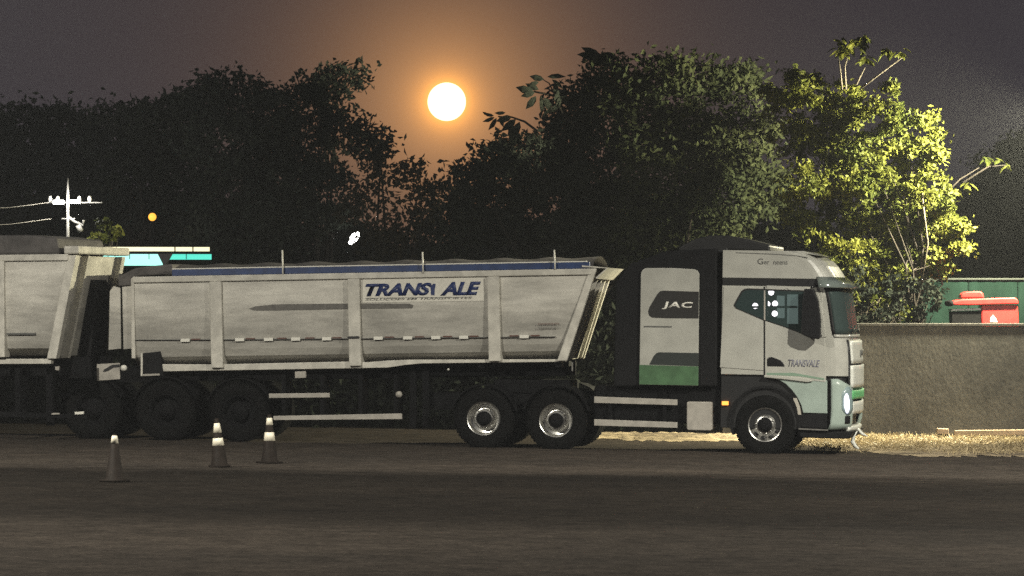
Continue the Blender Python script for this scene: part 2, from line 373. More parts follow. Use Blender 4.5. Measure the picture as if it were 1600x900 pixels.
# front profile of the cab at its centreline: photo silhouette rows -> (x, z)
FRONT = [TF.p(a, b, 1.24) for a, b in [(1337,672),(1343,660),(1344,640),(1344,600),(1344,560),(1342,532),(1338,520),(1331,470),(1327,452),(1320,436),(1311,420),(1299,407),(1282,398),(1262,393),(1240,391)]]
FRONT.sort(key=lambda q: q[1])
def front_x(z): return float(np.interp(z, [q[1] for q in FRONT], [q[0] for q in FRONT]))
CA, CB, BOW = 0.34, 0.42, 0.05
def plan(t, z, off=0.0):
    """point on the cab skin: t 0..1 near side, 1..2 near corner, 2..3 front, 3..4 far corner, 4..5 far side"""
    xf = front_x(z)-BOW; x1 = xf-CA
    if t <= 1: x, y, nx, ny = xb+(x1-xb)*t, 0.0, 0, -1
    elif t <= 2:
        a = (t-1)*math.pi/2; x = x1+CA*math.sin(a)**0.9 if a > 0 else x1; y = CB-CB*max(0.0, math.cos(a))**0.9; nx, ny = math.sin(a), -math.cos(a)
    elif t <= 3:
        u = t-2; y = CB+(WID-2*CB)*u; x = xf+BOW*(1-(2*u-1)**2); nx, ny = 1, 0
    elif t <= 4:
        a = (4-t)*math.pi/2; x = x1+CA*math.sin(a)**0.9 if a > 0 else x1; y = WID-(CB-CB*max(0.0, math.cos(a))**0.9); nx, ny = math.sin(a), math.cos(a)
    else: x, y, nx, ny = x1+(xb-x1)*(t-4), WID, 0, 1
    return (x+nx*off, y+ny*off)
def patch(name, t0, t1, z0, z1, off, mat, parent, nt_=16, nz_=8, thick=0.0, slope=None):
    v = []; f = []
    for j in range(nz_+1):
        for i in range(nt_+1):
            t = t0+(t1-t0)*i/nt_
            a, b = (z0, z1) if slope is None else slope(i/nt_)
            z = a+(b-a)*j/nz_; x, y = plan(t, z, off); v.append((x, y, z))
    n = nt_+1
    for j in range(nz_):
        for i in range(nt_): f.append((j*n+i, j*n+i+1, (j+1)*n+i+1, (j+1)*n+i))
    o = MB().add(v, f, True).build(name, mat, parent)
    if thick: s_ = o.modifiers.new('thick', 'SOLIDIFY'); s_.thickness = thick; s_.offset = -1
    return o
zb = TF.p(1194, 586)[1]           # sill of the cab
z_str0, z_str1 = TF.p(1200, 447)[1], TF.p(1200, 435)[1]
z_top = max(q[1] for q in FRONT)
# cab shell: full loft, closed by a roof and a back
lv = [zb, zb+0.25, zb+0.5, zb+0.8, zb+1.0, zb+1.2, z_str0]
def loft(name, levels, mat, cap_top=True, inset=0.0):
    ts = [0, 0.5, 1]+[1+i/8 for i in range(1, 9)]+[2+i/6 for i in range(1, 7)]+[3+i/8 for i in range(1, 9)]+[4.5, 5]
    v = []; f = []; n = len(ts)
    for z in levels:
        for t in ts: x, y = plan(t, z, -inset); v.append((x, y, z))
    for j in range(len(levels)-1):
        for i in range(n): f.append((j*n+i, j*n+(i+1)%n, (j+1)*n+(i+1)%n, (j+1)*n+i))
    f.append(tuple(range(n-1, -1, -1)))
    if cap_top: f.append(tuple((len(levels)-1)*n+i for i in range(n)))
    return MB().add(v, f).build(name, mat, trk, bevel=0.006, seg=1)
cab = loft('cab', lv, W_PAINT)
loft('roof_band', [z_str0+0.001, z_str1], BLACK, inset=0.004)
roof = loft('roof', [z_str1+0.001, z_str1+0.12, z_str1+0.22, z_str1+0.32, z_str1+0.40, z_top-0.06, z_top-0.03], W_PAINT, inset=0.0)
# slight step of a darker joint along the roof side, and the raised crown
MB().prism(TF.poly([(1140,394),(1160,391),(1255,392),(1282,400),(1262,397),(1215,396.5),(1140,397)]), 0.10, WID-0.10).build('roof_crown', W_PAINT, roof, bevel=0.015)
jo = MB().prism(TF.poly([(1150,394.2),(1210,396.6),(1245,399),(1262,402),(1262,403),(1245,400.2),(1210,397.8),(1150,395.4)]), -0.004, 0.02).build('roof_joint', GREYTXT, roof)
# air deflector behind the roof
MB().prism(TF.poly([(1060,386),(1085,373),(1110,367.5),(1135,367.5),(1165,373.5),(1202,383),(1202,393),(1137,389.5),(1137,396),(1060,396)]), 0.08, WID-0.08).build('air_deflector', BLACK, trk, bevel=0.03)
# rear side panel of the cab (lower than the sill line) and door
MB().prism(TF.poly([(1131,448),(1193.0,449),(1193.0,579),(1125,574)]), -0.012, 0.03).build('rear_quarter_panel', W_PAINT, trk, bevel=0.006)
door = MB().prism(TF.poly([(1195.5,448),(1284,452),(1289,530),(1291,588),(1290,597),(1250,593),(1195.5,588)]), -0.020, 0.03).build('door', W_PAINT, trk, bevel=0.008)
MB().prism(TF.poly([(1193.3,448),(1195.7,448),(1195.7,588),(1193.3,588)]), -0.006, 0.02).build('door_gap', BLACK, trk)
hn = MB().prism(TF.poly([(1198.5,561),(1201,558.5),(1206,557.5),(1213,560),(1221,563.5),(1225,568),(1226.5,573),(1198.5,572.5)]), -0.026, 0.01).build('handle', MIRROR, door, bevel=0.008)
MB().prism(TF.poly([(1194.5,586.5),(1215,587),(1262,592),(1270,595.5),(1262,597),(1230,593),(1194.5,589.5)]), -0.05, 0.0).build('sill_strip', W_PAINT, door, bevel=0.006)
MB().prism(TF.poly([(1198,582.5),(1240,582.5),(1288,591),(1288,594),(1250,588),(1198,585.5)]), -0.0235, 0.0).build('green_stripe', M_('faded_green', (0.22,0.32,0.24), 0.4), door)
text_part('door_lettering', 'TRANSVALE', TF, *TF.p(1231.5, 573), TF.p(1281, 571)[0]-TF.p(1231.5, 571)[0], 0.125, -0.0215, FADED, door, 0.3, 0.02, 0.002)
# side window
win = MB().prism(TF.poly([(1148.5,477.5),(1151,472.5),(1160,457),(1164,454),(1170,452.8),(1258,456),(1266,456.5),(1276,520),(1272,527),(1262,525),(1245,517),(1220,508),(1195,500),(1170,489.5),(1152,482)]), -0.027, 0.0).build('side_window', GLASS, trk, bevel=0.006)
wq = TF.poly([(1148.5,477.5),(1151,472.5),(1160,457),(1164,454),(1170,452.8),(1258,456),(1266,456.5),(1276,520),(1272,527),(1262,525),(1245,517),(1220,508),(1195,500),(1170,489.5),(1152,482)])
wcx, wcz = sum(a for a, b in wq)/len(wq), sum(b for a, b in wq)/len(wq)
MB().prism([(wcx+(a-wcx)*1.035, wcz+(b-wcz)*1.07) for a, b in wq], -0.0235, 0.0).build('window_seal', BLACK, win, bevel=0.004)
MB().prism(TF.poly([(1193.8,453.8),(1196.2,453.9),(1196.2,500.5),(1193.8,499.6)]), -0.031, -0.02).build('window_divider', RAIL, win)
# A pillar, mirror
MB().prism(TF.poly([(1273,455),(1278,453),(1286,490),(1291,527),(1284,527),(1281,495)]), -0.034, 0.03).build('pillar', W_PAINT, trk, bevel=0.008)
mir = MB().prism(TF.poly([(1257,451),(1272,452),(1279,470),(1283,500),(1282.5,527),(1280,530),(1270,529),(1257,524),(1252,519),(1254,470)], -0.22), -0.30, -0.14).build('side_mirror', MIRROR, trk, bevel=0.03, seg=3)
MB().tube([(*(lambda q: (q[0], -0.2, q[1]))(TF.p(1268,449,-0.2)),), (*(lambda q: (q[0], 0.02, q[1]))(TF.p(1276,446,0.0)),)], 0.022).build('mirror_arm', MIRROR, mir)
MB().prism(TF.poly([(1198,446),(1259,448.3),(1259,454),(1234,453.2),(1230,450.5),(1224,452.8),(1198,451.8)]), -0.030, 0.0).build('rain_gutter', W_PAINT, trk, bevel=0.004)
# windscreen, visor, wipers
zw0, zw1 = TF.p(1330, 521, 1.0)[1], z_str0-0.02
ws = patch('windscreen', 1.22, 3.78, zw0, zw1, 0.012, M_('dusty_windscreen', (0.045,0.065,0.062), 0.3, spec=0.08), trk, 28, 8, 0.02)
patch('windscreen_surround', 1.12, 3.88, zw0-0.03, z_str0+0.01, 0.005, BLACK, trk, 28, 8, 0.02)
patch('cowl', 1.16, 3.84, zw0-0.06, zw0-0.015, 0.022, W_PAINT, trk, 24, 2, 0.03)
for u in (2.0, 2.6):
    a = plan(u, zw0+0.01, 0.03); b = plan(u+0.45, zw0+0.13, 0.03); MB().tube([(*a, zw0+0.01), (*b, zw0+0.13)], 0.012).build('wiper', BLACK, trk)
v = []; f = []
for i in range(25):
    t = 1.02+2.96*i/24
    x, y = plan(t, z_str1, 0.01); x2, y2 = plan(t, z_str1-0.10, 0.17)
    v += [(x, y, z_str1+0.04), (x2, y2, z_str1-0.13)]
    if i: f.append((2*i-2, 2*i, 2*i+1, 2*i-1))
vis = MB().add(v, f, True).build('sun_visor', M_('smoked_visor', (0.16,0.19,0.175), 0.15, coat=0.5), trk); s_ = vis.modifiers.new('thick', 'SOLIDIFY'); s_.thickness = 0.025
# front panels
zf = lambda py: TF.p(1334, py, 1.0)[1]
patch('upper_front_panel', 1.72, 3.28, zf(567), zf(532), 0.030, W_PAINT_LIT, trk, 16, 5, 0.04)
patch('grille_panel', 1.68, 3.32, zf(604), zf(570), 0.042, W_PAINT_LIT, trk, 16, 5, 0.05)
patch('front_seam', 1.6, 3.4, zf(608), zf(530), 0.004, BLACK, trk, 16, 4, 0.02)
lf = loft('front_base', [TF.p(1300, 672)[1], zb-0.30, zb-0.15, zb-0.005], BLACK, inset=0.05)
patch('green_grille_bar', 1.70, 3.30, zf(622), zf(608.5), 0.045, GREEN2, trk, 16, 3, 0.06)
patch('lower_grille_bar', 1.74, 3.26, zf(645), zf(626), 0.035, W_PAINT_LIT, trk, 16, 3, 0.05)
patch('bumper_lip', 1.66, 3.34, zf(673), zf(666), 0.05, W_PAINT_LIT, trk, 16, 2, 0.09)
ze = TF.p(1300, 671)[1]; zt = TF.p(1300, 592)[1]
bc = patch('bumper_corner', 1.0, 1.80, ze, zt, 0.028, G_PAINT, trk, 14, 8, 0.06, slope=lambda u: (ze, zt-0.22*max(0, u-0.25)))
bc2 = patch('bumper_corner', 3.2, 4.0, ze, zt, 0.028, G_PAINT, trk, 10, 6, 0.06)
hl = patch('headlight', 1.37, 1.56, TF.p(1314, 645)[1], TF.p(1314, 610)[1], 0.045, HEAD, trk, 8, 6, 0.03, slope=lambda u: (TF.p(1314, 634)[1]-0.10*math.sin(u*3.14)-0.06*u, TF.p(1314, 622)[1]+0.10*math.sin(u*3.14)-0.04*u))
hl2 = patch('headlight', 3.34, 3.64, TF.p(1314, 645)[1], TF.p(1314, 612)[1], 0.045, HEAD, trk, 8, 5, 0.03)
patch('headlight_bezel', 1.30, 1.76, TF.p(1314, 648)[1], TF.p(1314, 607)[1], 0.036, M_('smoked_bezel', (0.24,0.32,0.33), 0.3), trk, 8, 5, 0.03, slope=lambda u: (TF.p(1314, 640)[1]-0.10*math.sin(u*3.14), TF.p(1314, 615)[1]+0.12*math.sin(u*3.14)))
patch('fog_lamp', 1.42, 1.62, TF.p(1316, 662)[1], TF.p(1316, 650)[1], 0.040, DARKBOX, trk, 6, 4, 0.03)
lx = plan(2.08, zf(552), 0.034); 
o = text_part('front_emblem', 'JAC', TF, 0, 0, 0.42, 0.13, 0, GREYTXT, trk, 0.0, 0.02, 0.01)
o.location = (plan(2.35, zf(552), 0.04)[0], 0.95, zf(558)); o.rotation_euler = (0, 0, math.radians(88))
# fender panel between wheel and bumper, steps, arch
fen = [(1206,592),(1218,594),(1228,600),(1238,610),(1246,621),(1252,633),(1255,645),(1292.5,646),(1292.5,594),(1250,590.5),(1206,589)]
MB().prism(TF.poly(fen), -0.012, 0.10).build('fender_panel', G_PAINT, trk, bevel=0.008)
MB().prism(TF.poly([(1250,647),(1292,647),(1292,670),(1252,668)]), 0.0, 0.25).build('step_box', DARKBOX, trk, bevel=0.01)
MB().prism(TF.poly([(1248,669),(1294,671),(1294,673),(1248,671)]), -0.03, 0.22).build('step_edge', DULL, trk)
arc = []
for i in range(15):
    a = math.radians(205-i*(205+12)/14+0); arc.append((0.62*math.cos(a), 0.56+0.60*math.sin(a)))
inn = [(x*0.93, 0.56+(z-0.56)*0.93) for x, z in arc]
MB().prism(arc+inn[::-1], 0.0, 0.50).build('wheel_arch', DARKBOX, trk)
MB().prism(TF.poly([(1239,622),(1245,622),(1250,636),(1252,648),(1247,648),(1245,636)]), -0.006, 0.02).build('arch_flash', M_('pale_arch_sticker', (0.45,0.42,0.36), 0.6), trk)
# under-bumper skirt and the broken trim hanging from it
MB().prism(TF.poly([(1246,674),(1332,674),(1326,686),(1252,684)]), 0.03, WID-0.03).build('under_skirt', DARKBOX, trk, bevel=0.02)
def t3(px, py, w): x, z = TF.p(px, py, w); return (x, w, z)
MB().tube([t3(1322,668,0.9), t3(1334,667,0.95), t3(1342,672,1.0), t3(1347,678,1.0), t3(1356,682,1.0)], [0.035,0.035,0.03,0.03,0.008]).build('loose_trim', W_PAINT_LIT, trk)
MB().tube([t3(1338,673,0.98), t3(1333,682,0.98), t3(1332,690,0.98), t3(1336,697,0.98), t3(1342,702,0.98)], [0.03,0.036,0.042,0.036,0.02]).build('hanging_strap', W_PAINT_LIT, trk)
# chassis, rails, boxes
MB().box(TF.p(655,640)[0], front_x(1.0)-0.45, 0.72, 0.80, 0.62, 0.92).build('chassis_beam', CHASSIS, trk)
MB().box(TF.p(655,640)[0], front_x(1.0)-0.45, WID-0.80, WID-0.72, 0.62, 0.92).build('chassis_beam', CHASSIS, trk)
for a, b in ((620, 632), (655.5, 667.5)):
    MB().prism(TF.poly([(928,a-0.5),(1058,a+4.3),(1058,b+1.3),(928,b-2.4)]), 0.02, 0.06).build('side_guard_rail', RAIL, trk, bevel=0.006)
for px in (950, 1035): MB().prism(TF.poly([(px,612),(px+5,612),(px+5,668),(px,668)]), 0.062, 0.70).build('guard_bracket', CHASSIS, trk)
MB().prism(TF.poly([(1073,629),(1075,627.5),(1110,628),(1112,630),(1112,671),(1110,673),(1075,672),(1073,670)]), 0.0, 0.62).build('tool_box', RAIL, trk, bevel=0.02)
MB().prism(TF.poly([(925,602),(1130,604),(1130,664),(925,660)]), 0.16, 0.70).build('fuel_tank', CHASSIS, trk, bevel=0.08, seg=3)
MB().box(TF.p(1125,600)[0], front_x(1.0)-0.4, 0.5, WID-0.5, 0.55, zb+0.05).build('engine_block', CHASSIS, trk)
MB().box(TF.p(760,600)[0], TF.p(880,600)[0], 0.75, WID-0.75, 0.93, 1.17).build('fifth_wheel', CHASSIS, trk, bevel=0.02)
MB().prism(TF.poly([(1128,627),(1138,627),(1138,633),(1128,633)]), -0.01, 0.03).build('marker_lamp', AMBER, trk, bevel=0.004)
for px in (755, 868):
    x, z = TF.p(px, 655); q = []
    for i in range(11):
        a = math.radians(15+i*15); q.append((x+0.60*math.cos(a), z+0.60*math.sin(a)))
    q2 = [(x+(a-x)*0.965, z+(b-z)*0.965) for a, b in q]
    for y0 in (0.02, WID-0.66): MB().prism(q+q2[::-1], y0, y0+0.64).build('mudguard', CHASSIS, trk)
# gas tank housing behind the cab with its white side panel
MB().prism(TF.poly([(962,440),(985,412),(1040,392),(1120,388),(1120,604),(958,604)]), 0.03, WID-0.03).build('tank_housing', DARKBOX, trk, bevel=0.03)
pan = MB().prism(TF.poly([(999,601),(1001.5,427),(1004,421.5),(1009,418.8),(1050,418.6),(1084,420.5),(1090,422.5),(1093,428),(1091,603)]), -0.025, 0.025).build('side_panel', W_PAINT, trk, bevel=0.012, seg=3)
MB().prism(TF.poly([(1013,487),(1015,480),(1027,460),(1031,455.5),(1036,454),(1092.3,455.8),(1091.7,497.6),(1040,497.3),(1019,496.2),(1014.5,493)]), -0.030, -0.02).build('badge_plate', M_('badge_black', (0.016,0.015,0.014), 0.55), pan, bevel=0.003)
text_part('badge_lettering', 'JAC', TF, *TF.p(1034.5, 483.5), TF.p(1083,480)[0]-TF.p(1034.5,480)[0], 0.135, -0.034, WHITE, pan, 0.15, 0.03, 0.012, 1.1)
MB().prism(TF.poly([(999.5,570),(1091.6,572.5),(1091.3,602.2),(999.3,600.5)]), -0.0285, -0.02).build('green_band', GREEN, pan)
MB().prism(TF.poly([(1015,569.5),(1022,556),(1026,551.8),(1030,550.4),(1091.8,551.5),(1091.6,572)]), -0.0305, -0.02).build('dark_graphic', M_('graphic_charcoal', (0.024,0.030,0.028), 0.5), pan)
MB().prism(TF.poly([(1006,509),(1050,509.5),(1050,512),(1006,511.5)]), -0.0265, -0.02).build('panel_scuff', GREYTXT, pan)
text_part('roof_lettering', 'G', TF, *TF.p(1183.5, 413), 0.10, 0.10, -0.004, GREYTXT, roof, 0, 0.01, 0.002)
text_part('roof_lettering', 'er  neens', TF, *TF.p(1194, 413), 0.40, 0.055, -0.004, GREYTXT, roof, 0, 0.0, 0.002)
# wheels
cz = lambda px, py: TF.p(px, py)
for px, py, kind in ((1195, 664, 'front_rim'), (868, 657, 'rear_rim'), (755, 654, 'rear_rim')):
    x, z = cz(px, py)
    wheel(trk, x, z, 0.02, kind)
    if kind == 'rear_rim':
        wheel(trk, x, z, 0.36, 'dark_rim', False); wheel(trk, x, z, WID-0.36, 'dark_rim', False, True)
    wheel(trk, x, z, WID-0.02, kind if kind != 'rear_rim' else 'dark_rim', False, True)
    MB().tube([(x, 0.25, z), (x, WID-0.25, z)], 0.09, 10).build('axle', CHASSIS, trk)

# ------------------------------------------------------------------ TIPPER TRAILERS
def tipper(fr, name, label, cat, xr, zt_, zb_, front, ribs, W=2.5, zfold=None):
    """xr rear x; zt_/zb_ top and floor of the body; front(z) -> x of the sloping nose wall"""
    root = thing(name, label, cat, fr.loc, fr.rot)
    zf_ = zfold if zfold is not None else zb_+0.45
    prof = [(0.016, zt_), (0.016, zt_-0.4), (0.016, (zt_+zf_)/2), (0.050, zf_), (0.064, zf_-0.14), (0.100, zf_-0.26), (0.17, zb_+0.10), (0.30, zb_+0.02), (0.5, zb_)]
    full = prof+[(W-y, z) for y, z in prof[::-1]]
    n = len(full); v = [(xr, y, z) for y, z in full]+[(front(z), y, z) for y, z in full]
    f = [(i, i+1, n+i+1, n+i) for i in range(n-1)]
    m = MB().add(v, f, False)
    body = m.build('bucket', BODY, root); s_ = body.modifiers.new('thick', 'SOLIDIFY'); s_.thickness = 0.03; s_.offset = 0
    nose = MB().add([(front(z)-0.01, y, z) for y, z in full], [tuple(range(n))]); no = nose.build('nose_wall', BODY, root); s_ = no.modifiers.new('thick', 'SOLIDIFY'); s_.thickness = 0.03
    MB().add([(xr+0.02, y, z) for y, z in full], [tuple(range(n))]).build('tail_gate', BODY, root).modifiers.new('thick', 'SOLIDIFY').thickness = 0.03
    return root, full

R1 = Frame(550, 66.0, 8.0, -0.95)
rp = lambda px, py, w=0.0: R1.p(px, py, w)
ztop = rp(560, 428)[1]; zbot = rp(560, 566)[1]
(xn0, zn0), (xn1, zn1) = rp(880, 562), rp(921, 428)
front1 = lambda z: xn0+(xn1-xn0)*(z-zn0)/(zn1-zn0)
tr1, prof1 = tipper(R1, 'tipper_trailer', 'long worn grey white tipper trailer with slanted navy lettering and a blue tarp rail', 'trailer', rp(208, 500)[0], ztop, zbot, front1, None, zfold=rp(560, 529)[1])
P = lambda pts, w=0.0: R1.poly(pts, w)
zt_at = ztop
# top rail, lower sill with its step, ribs
xL = rp(208, 430)[0]
MB().box(xL, front1(ztop)+0.01, -0.045, 0.05, ztop-0.085, ztop+0.02).build('top_rail', BODY2, tr1, bevel=0.012)
MB().box(xL, front1(ztop)+0.01, 2.45, 2.545, ztop-0.085, ztop+0.02).build('top_rail', BODY2, tr1, bevel=0.012)
MB().prism(P([(252,569),(330,569.5),(540,565),(575,566),(602,563.5),(640,562),(884,561.3),(884,565.5),(660,568),(632,570.5),(606,574.5),(560,575.5),(252,580.5)]), 0.02, 0.16).build('sill_beam', BODY2, tr1, bevel=0.01)
for a, b, lo in ((329.5, 348, 575), (545, 563.5, 572), (763, 781.5, 564.5)):
    x0, x1 = rp(a, 500)[0], rp(b, 500)[0]
    rb = MB(); z1 = ztop-0.087; z0 = rp(a, lo)[1]; rb.add([(x0,-0.075,z1),(x1,-0.075,z1),(x0-0.01,0.06,z1),(x1+0.01,0.06,z1),(x0,-0.045,z0),(x1,-0.045,z0),(x0-0.01,0.30,z0),(x1+0.01,0.30,z0)], [(0,1,5,4),(1,3,7,5),(2,0,4,6),(0,2,3,1),(4,5,7,6),(2,6,7,3)])
    rb.build('side_rib', BODY2, tr1, bevel=0.012)
    MB().box(x0, x1, 2.44, 2.57, zbot-0.06, z1).build('side_rib', BODY2, tr1, bevel=0.012)
# nose post: sloping frame on the near and far front corners
def nosepost(y0, y1):
    MB().prism([(front1(zbot-0.03)-0.10, zbot-0.03), (front1(zbot-0.03)+0.07, zbot-0.03), (front1(ztop+0.02)+0.10, ztop+0.02), (front1(ztop+0.02)-0.02, ztop+0.02)], y0, y1).build('nose_post', BODY2, tr1, bevel=0.015)
nosepost(-0.03, 0.10); nosepost(2.40, 2.53)
for y in (0.65, 1.25, 1.85):
    MB().prism([(front1(zbot)+0.0, zbot), (front1(zbot)+0.10, zbot), (front1(ztop)+0.10, ztop), (front1(ztop)+0.0, ztop)], y-0.05, y+0.05).build('nose_rib', BODY2, tr1, bevel=0.01)
# nose hood plate
MB().add([(front1(ztop)-0.15, 0.0, ztop+0.08), (front1(ztop)-0.15, 2.5, ztop+0.08), (front1(ztop)+0.30, 2.5, ztop+0.03), (front1(ztop)+0.30, 0.0, ztop+0.03), (front1(ztop)+0.10, 0.0, ztop-0.16), (front1(ztop)+0.10, 2.5, ztop-0.16)], [(0,3,2,1),(3,4,5,2)]).build('nose_hood', BODY2, tr1).modifiers.new('thick', 'SOLIDIFY').thickness = 0.03
# seam line and reflectors
MB().prism(P([(210,530.5),(330,530.3),(545,528.6),(762,526.5),(868,525.5),(868,526.4),(762,527.4),(545,529.5),(330,531.2),(210,531.4)]), -0.006, 0.03).build('body_seam', GREYTXT, tr1)
for px in (289.5, 374.5, 419.5, 462, 510.5, 591, 637, 681, 724.5, 819):
    py = 531.6-(px-290)*0.0108
    MB().prism(P([(px-7,py-2.4),(px+7,py-2.6),(px+7,py+2.4),(px-7,py+2.6)]), -0.009, 0.02).build('white_reflector', WHITE, tr1)
for px in (306, 391, 440, 484, 526, 608, 655, 699, 740, 836, 803):
    py = 530.2-(px-290)*0.0108
    MB().prism(P([(px-7,py-0.9),(px+7,py-1.1),(px+7,py+0.9),(px-7,py+1.1)]), -0.0085, 0.02).build('red_reflector', RED, tr1)
# long scuffed recess, sticker, lettering
MB().prism(P([(388,482.5),(400,478.5),(430,475.5),(540,474.2),(640,474.5),(646,477),(644,481.5),(560,482.5),(430,485),(400,485.2)]), -0.004, 0.03).build('scuff_strip', M_('scuffed_strip', (0.16,0.15,0.135), 0.6, var=0.35, scale=10), tr1)
MB().prism(P([(544,525.5),(562,525.2),(562,528.2),(544,528.6)]), -0.078, -0.05).build('rib_clip', BLACK, tr1)
MB().prism(P([(567,431),(757,428.5),(757,470),(567,473)]), -0.007, 0.02).build('sticker', STICKER, tr1)
ln = text_part('sign_lettering', 'TRANS', R1, *rp(571, 463.3), rp(675,450)[0]-rp(571,450)[0], 0.222, -0.010, NAVY, tr1, 0.32, 0.05, 0.002, 0.97)
MB().prism(P([(673.5,461),(672.8,447),(677.5,443),(681,443.5),(679.5,452),(679,461.5)]), -0.011, -0.009).build('sign_stroke', NAVY, tr1)
text_part('sign_lettering', 'ALE', R1, *rp(688, 462), rp(752,450)[0]-rp(688,450)[0], 0.235, -0.010, NAVY, tr1, 0.32, 0.05, 0.002, 0.97)
MB().prism(P([(571,465.6),(738,463.6),(738,464.4),(571,466.4)]), -0.0095, -0.006).build('sign_underline', GREYTXT, tr1)
text_part('sign_subtitle', 'SOLUÇÕES EM TRANSPORTES', R1, *rp(571, 470.5), rp(738,466)[0]-rp(571,466)[0], 0.052, -0.010, GREYTXT, tr1, 0.25, 0.01, 0.002)
text_part('plate_lettering', 'mmmmm', R1, *rp(841, 507.5), 0.36, 0.028, -0.018, RED, tr1)
text_part('plate_lettering', 'mmmmmm', R1, *rp(841, 513.5), 0.36, 0.028, -0.018, GREYTXT, tr1)
# blue tarp rail with white edge, tarpaulin, stakes
xa, xz_ = rp(268, 420)[0], rp(921, 420)[0]
MB().box(xa, xz_, 0.02, 0.12, ztop+0.022, ztop+0.135).build('tarp_rail', BLUE, tr1, bevel=0.01)
MB().box(xa, xz_-0.05, 0.03, 0.10, ztop+0.137, ztop+0.155).build('rail_edge', WHITE, tr1)
v = []; f = []; nx, ny = 60, 14; rnd = random.Random(11)
for i in range(nx+1):
    for j in range(ny+1):
        u = i/nx; w = j/ny; x = xL+0.5+(xz_-xL-0.45)*u; y = 0.10+2.3*w
        v.append((x, y, ztop+0.06+0.17*math.sin(math.pi*w)**0.6+0.018*math.sin(u*57+w*3)*math.sin(math.pi*w)+rnd.uniform(-.008,.008)))
for i in range(nx):
    for j in range(ny): f.append((i*(ny+1)+j, i*(ny+1)+j+1, (i+1)*(ny+1)+j+1, (i+1)*(ny+1)+j))
MB().add(v, f, True).build('tarpaulin', TARP, tr1)
for px, y0, y1 in ((441, 391, 427), (660, 394, 425.5), (866, 390.5, 420)):
    a, b = rp(px, y0, -0.01), rp(px, y1, -0.01)
    MB().tube([(a[0], -0.01, a[1]), (b[0]+0.02, -0.055, b[1]-0.01)], 0.016).build('tarp_stake', WHITE, tr1)
# tail: side extensions, sloping gate edge, brackets, plate
MB().prism(P([(190,448),(204,447),(207,460),(207,545),(192,546)]), 0.03, 0.09).build('tail_panel', BODY, tr1, bevel=0.01)
MB().prism(P([(170,455),(176,447),(187,450),(188,545),(168,547)]), 0.06, 0.12).build('tail_panel', BODY, tr1, bevel=0.01)
MB().prism(P([(205,436),(210,431),(212,560),(206,560)]), -0.03, 0.10).build('tail_post', BODY2, tr1, bevel=0.01)
MB().prism(P([(250,396),(240,396),(248,412),(249,430),(252,430),(253,412),(262,396)]), 0.3, 0.4).build('tail_bracket', BLACK, tr1)
MB().prism(P([(180,432),(208,418),(265,412),(268,428),(210,432),(206,446),(180,448)]), 0.2, 2.3).build('folded_tarp', TARP, tr1, bevel=0.03)
MB().prism(P([(222,552),(250,549),(256,588),(222,588)]), -0.02, 0.16).build('lamp_bracket', DARKBOX, tr1, bevel=0.01)
MB().prism(P([(220.5,552),(223.5,552),(223.5,587.5),(220.5,587.5)]), -0.03, 0.10).build('bracket_edge', BODY2, tr1)
MB().prism(P([(223,584.5),(250,583.5),(250,586.5),(223,587.5)]), -0.03, -0.021).build('bracket_edge', RAIL, tr1)
MB().prism(P([(152,569),(188,567),(188.5,592.5),(152,595)]), -0.04, -0.02).build('number_plate', RAIL, tr1, bevel=0.006)
MB().prism(P([(164,577),(176,570),(188,569),(188,573),(178,574),(170,579),(162,581)]), -0.055, -0.041).build('plate_dent', BLACK, tr1)
MB().lathe([(0.0,-0.05),(0.05,-0.04),(0.055,0.03)], (rp(194,575)[0], -0.03, rp(194,575)[1]), 14).build('tail_lamp', WHITE, tr1)
# chassis and running gear
xtail = rp(30, 600)[0]
for y in (0.70, 1.72): MB().box(xtail, rp(880,560)[0], y, y+0.08, zbot-0.30, zbot-0.03).build('chassis_beam', CHASSIS, tr1)
for px in (300, 450, 600, 750, 870): x = rp(px,570)[0]; MB().box(x-0.05, x+0.05, 0.10, 2.4, zbot-0.14, zbot-0.015).build('cross_member', CHASSIS, tr1)
for px in (372, 257, 142):
    x, z = rp(px, 655)[0], 0
    w_ = R1.M @ Vector((x, 0.3, 0)); zc = 0.525+(ground_z(w_.x)-w_.z)
    for y, fl in ((0.03, False), (0.37, False), (2.13, True), (2.47, True)): wheel(tr1, x, zc, y, 'dark_rim', False, fl)
    MB().tube([(x, 0.25, zc), (x, 2.25, zc)], 0.08, 8).build('axle', CHASSIS, tr1)
    MB().box(x-0.08, x+0.08, 0.72, 0.80, zc, zbot-0.29).build('suspension_arm', CHASSIS, tr1)
    q = [(x+0.60*math.cos(math.radians(20+14*i)), zc+0.60*math.sin(math.radians(20+14*i))) for i in range(11)]
    MB().prism(q+[(x+(a-x)*0.97, zc+(b-zc)*0.97) for a, b in q][::-1], 0.02, 0.68).build('mudguard', CHASSIS, tr1)
MB().prism(P([(420,615),(515,613.8),(515,621),(420,622)], 0.05), 0.05, 0.09).build('side_guard_rail', RAIL, tr1, bevel=0.006)
MB().prism(P([(427,650),(628,646),(628,655),(427,656.5)], 0.05), 0.05, 0.09).build('side_guard_rail', RAIL, tr1, bevel=0.006)
for px in (440, 500, 560, 615): MB().prism(P([(px,585),(px+6,585),(px+6,656),(px,656)], 0.1), 0.10, 0.70).build('guard_bracket', CHASSIS, tr1)
MB().prism(P([(461,580.5),(478,580),(478,590.5),(461,591)], 0.05), 0.03, 0.10).build('air_tank_cap', RAIL, tr1, bevel=0.008)
MB().lathe([(0.0,-0.03),(0.05,-0.02),(0.06,0.03)], (rp(622,616.5)[0], 0.06, rp(622,616.5)[1]), 12).build('marker_lamp', RAIL, tr1)
